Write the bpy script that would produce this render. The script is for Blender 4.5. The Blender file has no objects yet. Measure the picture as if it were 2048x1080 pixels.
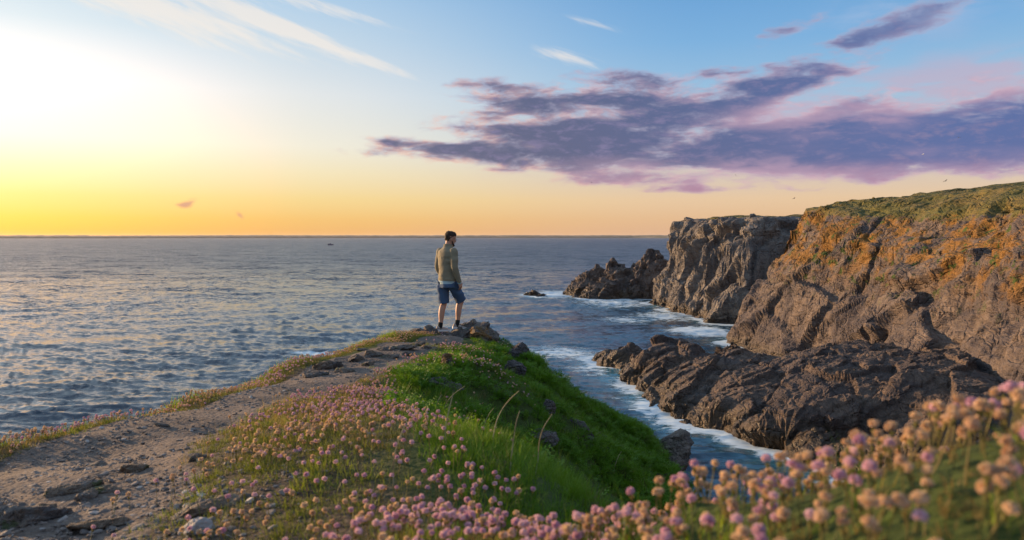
import bpy, bmesh, math, random
import numpy as np
from mathutils import Vector, Matrix, Euler

random.seed(7)
RNG = np.random.default_rng(7)
S = bpy.context.scene
COL = S.collection
R = math.radians
HAZE = 1.7e-5          # per metre

# ------------------------------------------------------------------ camera
FPX, CX, CY, PITCH, CAMZ = 1607.0, 1024.0, 540.0, R(2.39), 18.0
cam = bpy.data.cameras.new('camera')
cam.sensor_width = 36
cam.lens = 36 * FPX / 2048
cam.clip_start = 0.05
cam.clip_end = 80000
cam.dof.use_dof = True
cam.dof.focus_distance = 14.0
cam.dof.aperture_fstop = 4.0
camo = bpy.data.objects.new('camera', cam)
COL.objects.link(camo)
camo.location = (0, 0, CAMZ)
camo.rotation_euler = (R(90) - PITCH, 0, 0)
S.camera = camo

S.view_settings.view_transform = 'Standard'
S.view_settings.look = 'None'
S.view_settings.exposure = 0.9
S.view_settings.gamma = 1.0
S.view_settings.use_curve_mapping = False

# ------------------------------------------------------------------ node helpers
def N(nt, t, **kw):
    n = nt.nodes.new(t)
    for k, v in kw.items():
        if k.startswith('i_'):
            n.inputs[int(k[2:])].default_value = v
        else:
            setattr(n, k, v)
    return n

def L(nt, a, b):
    nt.links.new(a, b)

def M(nt, op, a, b=None, c=None, clamp=False):
    n = nt.nodes.new('ShaderNodeMath')
    n.operation = op
    n.use_clamp = clamp
    for i, v in enumerate((a, b, c)):
        if v is None:
            continue
        if isinstance(v, (int, float)):
            n.inputs[i].default_value = v
        else:
            nt.links.new(v, n.inputs[i])
    return n.outputs[0]

def MIX(nt, f, a, b, mode='MIX'):
    n = nt.nodes.new('ShaderNodeMix')
    n.data_type = 'RGBA'
    n.blend_type = mode
    for s, v in ((n.inputs[0], f), (n.inputs[6], a), (n.inputs[7], b)):
        if isinstance(v, (int, float)):
            s.default_value = v
        elif isinstance(v, (tuple, list)):
            s.default_value = (*v[:3], 1)
        else:
            nt.links.new(v, s)
    return n.outputs[2]

def SMOOTH(nt, v, lo, hi, a=0.0, b=1.0):
    n = nt.nodes.new('ShaderNodeMapRange')
    n.interpolation_type = 'SMOOTHSTEP'
    nt.links.new(v, n.inputs[0])
    n.inputs[1].default_value = lo
    n.inputs[2].default_value = hi
    n.inputs[3].default_value = a
    n.inputs[4].default_value = b
    return n.outputs[0]

def NOISE(nt, vec, scale, detail=4, rough=0.55, dist=0.0):
    n = nt.nodes.new('ShaderNodeTexNoise')
    n.inputs['Scale'].default_value = scale
    n.inputs['Detail'].default_value = detail
    n.inputs['Roughness'].default_value = rough
    n.inputs['Distortion'].default_value = dist
    if vec is not None:
        nt.links.new(vec, n.inputs['Vector'])
    return n.outputs['Fac']

def VORO(nt, vec, scale, feature='F1', out='Distance', rnd=1.0):
    n = nt.nodes.new('ShaderNodeTexVoronoi')
    n.feature = feature
    n.inputs['Scale'].default_value = scale
    n.inputs['Randomness'].default_value = rnd
    nt.links.new(vec, n.inputs['Vector'])
    return n.outputs[out]

def MAP(nt, vec, loc=(0, 0, 0), rot=(0, 0, 0), sc=(1, 1, 1), kind='POINT'):
    n = nt.nodes.new('ShaderNodeMapping')
    n.vector_type = kind
    n.inputs['Location'].default_value = loc
    n.inputs['Rotation'].default_value = rot
    n.inputs['Scale'].default_value = sc
    nt.links.new(vec, n.inputs['Vector'])
    return n.outputs[0]

# ------------------------------------------------------------------ sky and sun
SUN_AZ, SUN_EL = -58.0, 7.5      # degrees: azimuth from straight ahead (negative = left), elevation
w = bpy.data.worlds.new('World')
S.world = w
w.use_nodes = True
nt = w.node_tree
bg = nt.nodes['Background']
bg.inputs[1].default_value = 0.1
sky = N(nt, 'ShaderNodeTexSky', sky_type='NISHITA', sun_disc=False)
sky.sun_elevation = R(SUN_EL)
sky.sun_rotation = R(SUN_AZ)
sky.ozone_density = 2.5
tc = nt.nodes.new('ShaderNodeTexCoord')
sep = nt.nodes.new('ShaderNodeSeparateXYZ')
L(nt, tc.outputs['Generated'], sep.inputs[0])
dx, dy, dz = sep.outputs
el = M(nt, 'MULTIPLY', M(nt, 'ARCSINE', dz), 180 / math.pi)
az = M(nt, 'MULTIPLY', M(nt, 'ARCTAN2', dx, dy), 180 / math.pi)
hl = M(nt, 'SQRT', M(nt, 'MAXIMUM', M(nt, 'ADD', M(nt, 'MULTIPLY', dx, dx), M(nt, 'MULTIPLY', dy, dy)), 1e-6))
cosd = M(nt, 'DIVIDE', M(nt, 'ADD', M(nt, 'MULTIPLY', dx, math.sin(R(SUN_AZ))), M(nt, 'MULTIPLY', dy, math.cos(R(SUN_AZ)))), hl)
diff = M(nt, 'MULTIPLY', M(nt, 'ARCCOSINE', M(nt, 'MINIMUM', cosd, 0.99999)), 180 / math.pi)
pos = M(nt, 'SQRT', M(nt, 'MAXIMUM', M(nt, 'DIVIDE', el, 90.0), 0.0))
ELS = (0.0, 0.4, 1.2, 2.6, 4.4, 6.2, 9.7, 13.2, 16.7, 40, 90)  # the highest stops, above the view, are brightened to add fill light

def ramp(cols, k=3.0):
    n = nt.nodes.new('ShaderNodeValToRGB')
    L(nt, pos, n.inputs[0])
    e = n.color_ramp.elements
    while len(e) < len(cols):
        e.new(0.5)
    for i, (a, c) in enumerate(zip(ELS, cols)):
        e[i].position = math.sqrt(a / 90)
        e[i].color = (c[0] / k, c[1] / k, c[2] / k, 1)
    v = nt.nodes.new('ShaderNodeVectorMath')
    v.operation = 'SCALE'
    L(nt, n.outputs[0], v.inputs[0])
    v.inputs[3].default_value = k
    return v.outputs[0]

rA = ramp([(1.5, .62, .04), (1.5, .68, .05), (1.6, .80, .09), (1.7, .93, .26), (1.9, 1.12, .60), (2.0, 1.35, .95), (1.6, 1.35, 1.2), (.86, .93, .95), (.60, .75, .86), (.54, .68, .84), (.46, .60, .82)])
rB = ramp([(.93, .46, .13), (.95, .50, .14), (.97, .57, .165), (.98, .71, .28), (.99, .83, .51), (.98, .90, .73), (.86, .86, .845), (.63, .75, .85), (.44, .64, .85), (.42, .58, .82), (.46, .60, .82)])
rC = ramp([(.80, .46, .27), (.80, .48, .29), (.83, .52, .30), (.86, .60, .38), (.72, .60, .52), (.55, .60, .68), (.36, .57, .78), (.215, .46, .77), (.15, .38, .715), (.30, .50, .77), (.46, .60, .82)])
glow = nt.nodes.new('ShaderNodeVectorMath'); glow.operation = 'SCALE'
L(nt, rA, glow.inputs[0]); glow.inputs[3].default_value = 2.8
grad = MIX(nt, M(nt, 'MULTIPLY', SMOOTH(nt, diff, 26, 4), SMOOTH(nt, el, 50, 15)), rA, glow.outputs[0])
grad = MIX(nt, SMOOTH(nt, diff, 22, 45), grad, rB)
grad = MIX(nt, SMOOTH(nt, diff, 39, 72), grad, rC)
grad = MIX(nt, M(nt, 'MULTIPLY', SMOOTH(nt, diff, 85, 155, 0, .8), SMOOTH(nt, el, 45, 5)), grad, (.80, .70, .70))  # unseen sky opposite the sun, brightened as added fill on the ground
nsk = nt.nodes.new('ShaderNodeVectorMath')
nsk.operation = 'SCALE'
L(nt, sky.outputs[0], nsk.inputs[0])
nsk.inputs[3].default_value = 0.16
skyc = MIX(nt, 0.12, grad, nsk.outputs[0])

# clouds: a bank of stratocumulus to the right, cirrus streaks, two scraps near the horizon (degrees of azimuth / elevation)
ae = nt.nodes.new('ShaderNodeCombineXYZ')
L(nt, az, ae.inputs[0])
L(nt, el, ae.inputs[1])
def PX(x, y):
    return math.degrees(math.atan((x - CX) / FPX)), math.degrees(math.atan((473 - y) / FPX))
def blob(x, y, rx, ry, rot=0.0, amp=1.0):
    a, e = PX(x, y)
    m = MAP(nt, ae.outputs[0], (a, e, 0), (0, 0, R(rot)), (rx * 180 / math.pi / FPX, ry * 180 / math.pi / FPX, 1), 'TEXTURE')
    g = nt.nodes.new('ShaderNodeTexGradient')
    g.gradient_type = 'SPHERICAL'
    L(nt, m, g.inputs[0])
    return M(nt, 'MULTIPLY', g.outputs['Fac'], amp)
def total(bl):
    s = bl[0]
    for b in bl[1:]:
        s = M(nt, 'ADD', s, b)
    return s
warp = nt.nodes.new('ShaderNodeTexNoise')
L(nt, MAP(nt, ae.outputs[0], sc=(.22, .6, 1)), warp.inputs['Vector'])
warp.inputs['Scale'].default_value = 1.0
warp.inputs['Detail'].default_value = 3
wv = nt.nodes.new('ShaderNodeVectorMath')
wv.operation = 'MULTIPLY_ADD'
L(nt, warp.outputs['Color'], wv.inputs[0])
wv.inputs[1].default_value = (1.6, 1.0, 0)
L(nt, ae.outputs[0], wv.inputs[2])
ae2 = MAP(nt, wv.outputs[0], loc=(-.8, -.5, 0))
cn1 = NOISE(nt, MAP(nt, ae2, rot=(0, 0, R(-9)), sc=(.16, .60, 1)), 1.0, 7, .56)
cn2 = NOISE(nt, MAP(nt, ae2, loc=(9, 4, 0), rot=(0, 0, R(-8)), sc=(.62, 1.55, 1)), 1.0, 8, .66)
cn3 = NOISE(nt, MAP(nt, ae2, loc=(2, 14, 0), rot=(0, 0, R(-4)), sc=(.22, .9, 1)), 1.0, 3, .5)
main = total([blob(1090, 215, 330, 90, 4, .85), blob(1180, 190, 200, 50, 4, .3), blob(1430, 190, 200, 75, 10, .75), blob(1540, 205, 260, 45, 10, .5), blob(1300, 240, 260, 60, 6, .45),
              blob(1420, 300, 620, 66, -1, 1.0), blob(1250, 300, 420, 60, -3, .45), blob(1850, 305, 560, 80, 3, 1.0), blob(2000, 290, 480, 120, 4, .8), blob(1620, 265, 200, 60, 12, .45),
              blob(1000, 322, 400, 34, -7, .75), blob(1060, 275, 260, 60, -4, .3),
              blob(1660, 140, 230, 54, 18, .72), blob(1580, 88, 100, 32, 12, .55), blob(1720, 105, 150, 26, 12, .5), blob(1850, 78, 170, 34, 14, .62), blob(1760, 45, 130, 26, 10, .3), blob(2000, 20, 200, 46, 14, .3), blob(1720, 225, 120, 22, 10, .5),
              blob(1310, 366, 320, 22, -1, .55), blob(1440, 384, 220, 12, -1, .6), blob(778, 283, 70, 20, 0, .58), blob(880, 296, 80, 14, -4, .55), blob(755, 313, 150, 18, -8, .55),
              blob(985, 172, 110, 22, 0, .55), blob(1240, 155, 70, 22, 0, .45), blob(384, 410, 30, 12, 20, .75), blob(356, 414, 30, 8, -5, .55), blob(482, 434, 9, 22, 35, .55)])
dens = M(nt, 'ADD', M(nt, 'MULTIPLY', main, .96), M(nt, 'ADD', M(nt, 'MULTIPLY', M(nt, 'SUBTRACT', cn1, .52), 2.1), M(nt, 'ADD', M(nt, 'MULTIPLY', M(nt, 'SUBTRACT', cn2, .5), 1.0), M(nt, 'MULTIPLY', M(nt, 'SUBTRACT', cn3, .5), 1.0))))
dens = M(nt, 'MULTIPLY', dens, SMOOTH(nt, main, .04, .22))
edge = SMOOTH(nt, dens, .18, .76)
core = SMOOTH(nt, dens, .40, .98)
thin = MIX(nt, SMOOTH(nt, az, -18, 24), (.88, .46, .22), (.52, .36, .48))
thin = MIX(nt, SMOOTH(nt, el, 1.5, 5.5), thin, MIX(nt, SMOOTH(nt, cn2, .42, .62), (.40, .36, .50), MIX(nt, SMOOTH(nt, az, -6, 14), (.86, .52, .44), (.74, .50, .56))))
thin = MIX(nt, SMOOTH(nt, el, 9.5, 12.5, 0, .75), thin, (.32, .38, .58))
thick = MIX(nt, SMOOTH(nt, az, -3, 32), (.100, .110, .21), (.092, .14, .35))
thick = MIX(nt, SMOOTH(nt, cn2, .46, .70, 0, .75), thick, (.24, .20, .36))
under = SMOOTH(nt, M(nt, 'ADD', el, M(nt, 'MULTIPLY', cn1, 2.0)), 4.4, 6.0, .75, 0.0)
thick = MIX(nt, under, thick, (.50, .25, .36))
ccol = MIX(nt, M(nt, 'MULTIPLY', core, SMOOTH(nt, az, -18, -8, .35, 1)), thin, thick)
skyc = MIX(nt, M(nt, 'MULTIPLY', edge, .93), skyc, ccol)
# pink veil on the right of the bank
veil = M(nt, 'MULTIPLY', total([blob(1900, 215, 420, 75, 8, 1.0), blob(1620, 232, 300, 40, 5, .6), blob(1900, 40, 420, 120, 16, .55), blob(1500, 345, 700, 45, 0, .8)]), SMOOTH(nt, cn1, .30, .68))
skyc = MIX(nt, M(nt, 'MULTIPLY', SMOOTH(nt, veil, .02, .6), .5), skyc, MIX(nt, SMOOTH(nt, el, 10, 14), (.62, .40, .50), (.52, .58, .76)))
# cirrus
ci = NOISE(nt, MAP(nt, MAP(nt, ae.outputs[0], rot=(0, 0, R(17))), sc=(.08, 1.1, 1)), 1.0, 6, .62, .6)
ci2 = NOISE(nt, MAP(nt, MAP(nt, ae.outputs[0], rot=(0, 0, R(24))), sc=(.35, 2.2, 1)), 1.0, 5, .65, .5)
cim = total([blob(600, 88, 300, 22, -18, 1.2), blob(440, 30, 240, 40, -14, .6), blob(300, 50, 420, 46, -17, .85), blob(150, 40, 420, 60, -12, .4), blob(1130, 118, 130, 20, -16, .9), blob(640, 32, 240, 18, -12, .7), blob(1180, 55, 130, 14, -12, .4)])
cif = M(nt, 'MULTIPLY', SMOOTH(nt, M(nt, 'ADD', M(nt, 'MULTIPLY', cim, .62), M(nt, 'ADD', M(nt, 'MULTIPLY', ci, 1.1), M(nt, 'MULTIPLY', ci2, .7))), .98, 1.55), SMOOTH(nt, cim, 0, .35))
skyc = MIX(nt, M(nt, 'MULTIPLY', cif, .62), skyc, (1.0, .88, .76))
out10 = nt.nodes.new('ShaderNodeVectorMath')
out10.operation = 'SCALE'
L(nt, skyc, out10.inputs[0])
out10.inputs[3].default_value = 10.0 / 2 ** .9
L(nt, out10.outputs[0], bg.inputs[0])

sd = Vector((math.sin(R(SUN_AZ)) * math.cos(R(SUN_EL)), math.cos(R(SUN_AZ)) * math.cos(R(SUN_EL)), math.sin(R(SUN_EL))))
sun = bpy.data.lights.new('sun', 'SUN')
sun.energy = 5.0
sun.angle = R(0.6)
sun.color = (1.0, .63, .32)
suno = bpy.data.objects.new('sun', sun)
COL.objects.link(suno)
suno.location = sd * 60
suno.rotation_euler = (-sd).to_track_quat('-Z', 'Y').to_euler()

# ------------------------------------------------------------------ general helpers
def at(px, py, Y):
    """world point seen at pixel (px, py) of the 2048x1080 photograph at depth Y"""
    u, v = (px - CX) / FPX, (CY - py) / FPX
    c, s = math.cos(PITCH), math.sin(PITCH)
    return Vector((Y * u, Y * (c + v * s), CAMZ + Y * (-s + v * c)))

def sea_at(px, py):
    u, v = (px - CX) / FPX, (CY - py) / FPX
    c, s = math.cos(PITCH), math.sin(PITCH)
    Y = -CAMZ / (-s + v * c)
    return at(px, py, Y)

def tag(o, label=None, cat=None, group=None, kind=None):
    if label: o['label'] = label
    if cat: o['category'] = cat
    if group: o['group'] = group
    if kind: o['kind'] = kind
    return o

def empty(name, loc=(0, 0, 0), rz=0.0):
    o = bpy.data.objects.new(name, None)
    COL.objects.link(o)
    o.location = loc
    o.rotation_euler = (0, 0, rz)
    o.empty_display_size = .1
    return o

def mesh_np(name, V, F, mat=None, parent=None, smooth=False, link=True, attrs=None):
    """mesh object from numpy verts (n,3) and faces (m,3|4)"""
    me = bpy.data.meshes.new(name)
    V = np.asarray(V, dtype=np.float32)
    F = np.asarray(F, dtype=np.int32)
    k = F.shape[1]
    me.vertices.add(len(V))
    me.vertices.foreach_set('co', V.ravel())
    me.loops.add(F.size)
    me.loops.foreach_set('vertex_index', F.ravel())
    me.polygons.add(len(F))
    me.polygons.foreach_set('loop_start', np.arange(0, F.size, k, dtype=np.int32))
    me.polygons.foreach_set('loop_total', np.full(len(F), k, dtype=np.int32))
    me.polygons.foreach_set('use_smooth', np.full(len(F), smooth, dtype=bool))
    for an, av in (attrs or {}).items():
        a = me.attributes.new(an, 'FLOAT', 'POINT')
        a.data.foreach_set('value', np.asarray(av, dtype=np.float32))
    me.update(calc_edges=True)
    me.validate()
    if mat: me.materials.append(mat)
    o = bpy.data.objects.new(name, me)
    if link: COL.objects.link(o)
    if parent: o.parent = parent
    return o

def mesh_py(name, V, F, mat=None, parent=None, smooth=False, link=True):
    me = bpy.data.meshes.new(name)
    me.from_pydata([tuple(v) for v in V], [], F)
    me.polygons.foreach_set('use_smooth', [smooth] * len(me.polygons))
    me.update()
    if mat: me.materials.append(mat)
    o = bpy.data.objects.new(name, me)
    if link: COL.objects.link(o)
    if parent: o.parent = parent
    return o

def grid_faces(nr, nc):
    i = np.arange(nr - 1)[:, None] * nc + np.arange(nc - 1)[None, :]
    return np.stack([i, i + 1, i + nc + 1, i + nc], -1).reshape(-1, 4)

# numpy noise ------------------------------------------------------
def _hash(ix, iy, iz, k):
    h = (ix.astype(np.int64) * 374761393 + iy.astype(np.int64) * 668265263 + iz.astype(np.int64) * 2147483647 + k * 974711) & 0xffffffff
    h = ((h ^ (h >> 13)) * 1274126177) & 0xffffffff
    h = ((h ^ (h >> 16)) * 2246822519) & 0xffffffff
    h = h ^ (h >> 15)
    return (h & 0xffffff).astype(np.float32) / 16777215.0

def vnoise(P, seed=0):
    """value noise in -1..1"""
    P = np.asarray(P, dtype=np.float32)
    I = np.floor(P).astype(np.int64)
    f = P - I
    f = f * f * f * (f * (f * 6 - 15) + 10)
    r = 0
    for a in (0, 1):
        for b in (0, 1):
            for c in (0, 1):
                wgt = (f[:, 0] if a else 1 - f[:, 0]) * (f[:, 1] if b else 1 - f[:, 1]) * (f[:, 2] if c else 1 - f[:, 2])
                r = r + wgt * _hash(I[:, 0] + a, I[:, 1] + b, I[:, 2] + c, seed)
    return r * 2 - 1

def fbm(P, oct=4, seed=0, gain=.5):
    r, a, s = 0, 1.0, 0
    P = np.asarray(P, dtype=np.float32)
    for o in range(oct):
        r = r + a * vnoise(P, seed + o * 17)
        s += a
        a *= gain
        P = P * 2.03 + 11.7
    return r / s

def worley(P, seed=0):
    """F1, F2, random value of the nearest cell, facet tilt: a random plane through the nearest cell's point"""
    P = np.asarray(P, dtype=np.float32)
    I = np.floor(P).astype(np.int64)
    n = len(P)
    F1 = np.full(n, 9.0, np.float32); F2 = np.full(n, 9.0, np.float32)
    rv = np.zeros(n, np.float32); tl = np.zeros(n, np.float32)
    for a in (-1, 0, 1):
        for b in (-1, 0, 1):
            for c in (-1, 0, 1):
                X, Y, Z = I[:, 0] + a, I[:, 1] + b, I[:, 2] + c
                q = np.stack([X + _hash(X, Y, Z, seed), Y + _hash(X, Y, Z, seed + 1), Z + _hash(X, Y, Z, seed + 2)], -1).astype(np.float32)
                d = P - q
                D = np.sqrt((d * d).sum(1))
                m = D < F1
                F2 = np.where(m, F1, np.minimum(F2, D))
                if m.any():
                    Xm, Ym, Zm = X[m], Y[m], Z[m]
                    rv[m] = _hash(Xm, Ym, Zm, seed + 3)
                    t = np.stack([_hash(Xm, Ym, Zm, seed + 4), _hash(Xm, Ym, Zm, seed + 5), _hash(Xm, Ym, Zm, seed + 6)], -1) - .5
                    tl[m] = (d[m] * t).sum(1) * 2
                F1 = np.where(m, D, F1)
    return F1, F2, rv, tl

def facets(P, width, seed=0):
    """tilted-plane value of the nearest Voronoi cell, eased into its neighbour's over the given width, and F2 - F1"""
    P = np.asarray(P, dtype=np.float32)
    I = np.floor(P).astype(np.int64)
    n = len(P)
    F1 = np.full(n, 9.0, np.float32); F2 = np.full(n, 9.0, np.float32)
    v1 = np.zeros(n, np.float32); v2 = np.zeros(n, np.float32)
    for a in (-1, 0, 1):
        for b in (-1, 0, 1):
            for c in (-1, 0, 1):
                X, Y, Z = I[:, 0] + a, I[:, 1] + b, I[:, 2] + c
                q = np.stack([X + _hash(X, Y, Z, seed), Y + _hash(X, Y, Z, seed + 1), Z + _hash(X, Y, Z, seed + 2)], -1).astype(np.float32)
                d = P - q
                D = np.sqrt((d * d).sum(1))
                near2 = np.nonzero(D < F2)[0]
                if len(near2) == 0:
                    continue
                x_, y_, z_ = X[near2], Y[near2], Z[near2]
                t = np.stack([_hash(x_, y_, z_, seed + 4), _hash(x_, y_, z_, seed + 5), _hash(x_, y_, z_, seed + 6)], -1) - .5
                val = (_hash(x_, y_, z_, seed + 3) - .5) * .7 + (d[near2] * t).sum(1) * 2
                Dn = D[near2]
                first = Dn < F1[near2]
                i1 = near2[first]; i2 = near2[~first]
                F2[i1] = F1[i1]; v2[i1] = v1[i1]; F1[i1] = Dn[first]; v1[i1] = val[first]
                F2[i2] = Dn[~first]; v2[i2] = val[~first]
    k = np.clip((F2 - F1) / width, 0, 1)
    k = .5 + .5 * k * k * (3 - 2 * k)
    return v1 * k + v2 * (1 - k), F2 - F1

def rot_np(P, rx, ry, rz):
    m = np.array(Euler((rx, ry, rz)).to_matrix(), dtype=np.float32)
    return P @ m.T

def rock_disp(P, scales, seed=0, dip=(.5, .35, .3), aniso=(1.0, .55, 1.5), crack=.5, fb=.5, soft=.03):
    """blocky, jointed rock relief: tilted facets of several sizes with open joints between them"""
    Q = rot_np(np.asarray(P, np.float32), *dip) * np.array(aniso, np.float32)
    d = np.zeros(len(P), np.float32)
    for k, (size, amp) in enumerate(scales):
        W = Q / size
        W = W + .16 * np.stack([vnoise(W * 1.3, seed + 50 + k), vnoise(W * 1.3 + 7.7, seed + 60 + k), vnoise(W * 1.3 + 3.1, seed + 70 + k)], -1)
        if k == 1:
            # slabs between three skewed joint sets
            B = W @ np.array([[1, .35, .1], [-.3, 1, .25], [.2, -.3, 1]], np.float32).T * np.array([.75, .9, 1.5], np.float32)
            I = np.floor(B).astype(np.int64)
            f = B - I
            e = np.minimum(f, 1 - f).min(1)
            rv = _hash(I[:, 0], I[:, 1], I[:, 2], seed + 5)
            t = np.stack([_hash(I[:, 0], I[:, 1], I[:, 2], seed + 6 + q) - .5 for q in range(3)], -1)
            joint = np.clip(e / .07, 0, 1)
            open_ = (vnoise(W * .6, seed + 8) > -.15)
            d += amp * ((rv - .5) * .9 + ((f - .5) * t).sum(1) * 1.3) - amp * crack * (1 - joint) * open_
        else:
            val, gap = facets(W, min(max(soft / size, .05), .4), seed + k * 31)
            joint = np.clip(gap / .07, 0, 1)
            d += amp * val - amp * crack * (1 - joint * joint * (3 - 2 * joint))
    d += fb * scales[-1][1] * fbm(P / scales[-1][0] * 2.2, 4, seed + 9)
    return d

def grid_normals(V, nr, nc):
    G = V.reshape(nr, nc, 3)
    du = np.gradient(G, axis=1); dv = np.gradient(G, axis=0)
    n = np.cross(du, dv)
    n /= np.linalg.norm(n, axis=2, keepdims=True) + 1e-9
    return n.reshape(-1, 3)

def rbf_fit(P, Z, smooth=0.0, power=1):
    P = np.asarray(P, float); Z = np.asarray(Z, float)
    n = len(P)
    D = np.linalg.norm(P[:, None] - P[None], axis=2)
    K = -D if power == 1 else (D ** 2) * np.log(D + 1e-9)
    A = np.zeros((n + 3, n + 3))
    A[:n, :n] = K + np.eye(n) * (-smooth if power == 1 else smooth)
    A[:n, n] = 1; A[:n, n + 1:] = P
    A[n, :n] = 1; A[n + 1:, :n] = P.T
    wgt = np.linalg.solve(A, np.concatenate([Z, [0, 0, 0]]))
    def ev(X):
        X = np.asarray(X, float)
        o = np.empty(len(X))
        for i in range(0, len(X), 20000):
            x = X[i:i + 20000]
            d = np.linalg.norm(x[:, None] - P[None], axis=2)
            k = -d if power == 1 else (d ** 2) * np.log(d + 1e-9)
            o[i:i + 20000] = k @ wgt[:n] + wgt[n] + x @ wgt[n + 1:]
        return o
    return ev

def poly_sd(X, poly, closed=True):
    """signed distance to a polygon (positive inside)"""
    X = np.asarray(X, np.float32)
    p = np.asarray(poly, np.float32)
    q = np.roll(p, -1, 0) if closed else p[1:]
    p = p if closed else p[:-1]
    best = np.full(len(X), 1e9, np.float32)
    ins = np.zeros(len(X), bool)
    for a, b in zip(p, q):
        ab = b - a
        t = np.clip(((X - a) @ ab) / (ab @ ab + 1e-9), 0, 1)
        best = np.minimum(best, np.linalg.norm(X - a - t[:, None] * ab, axis=1))
        if closed:
            c = (a[1] > X[:, 1]) != (b[1] > X[:, 1])
            ins ^= c & (X[:, 0] < (b[0] - a[0]) * (X[:, 1] - a[1]) / (b[1] - a[1] + 1e-12) + a[0])
    return np.where(ins, best, -best) if closed else best

# ------------------------------------------------------------------ materials
def mat(name):
    m = bpy.data.materials.new(name)
    m.use_nodes = True
    return m, m.node_tree, m.node_tree.nodes['Principled BSDF']

def simple(name, col, rough=.7, var=.12, scale=30.0, bump=0.0, metal=0.0, spec=.3):
    m, nt, p = mat(name)
    tc = nt.nodes.new('ShaderNodeTexCoord')
    f = NOISE(nt, tc.outputs['Object'], scale, 4)
    c = MIX(nt, f, tuple(v * (1 - var) for v in col), tuple(v * (1 + var) for v in col))
    L(nt, c, p.inputs['Base Color'])
    p.inputs['Roughness'].default_value = rough
    p.inputs['Metallic'].default_value = metal
    p.inputs['Specular IOR Level'].default_value = spec
    if bump:
        b = nt.nodes.new('ShaderNodeBump')
        b.inputs['Strength'].default_value = bump
        b.inputs['Distance'].default_value = .01
        L(nt, f, b.inputs['Height'])
        L(nt, b.outputs[0], p.inputs['Normal'])
    return m

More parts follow.
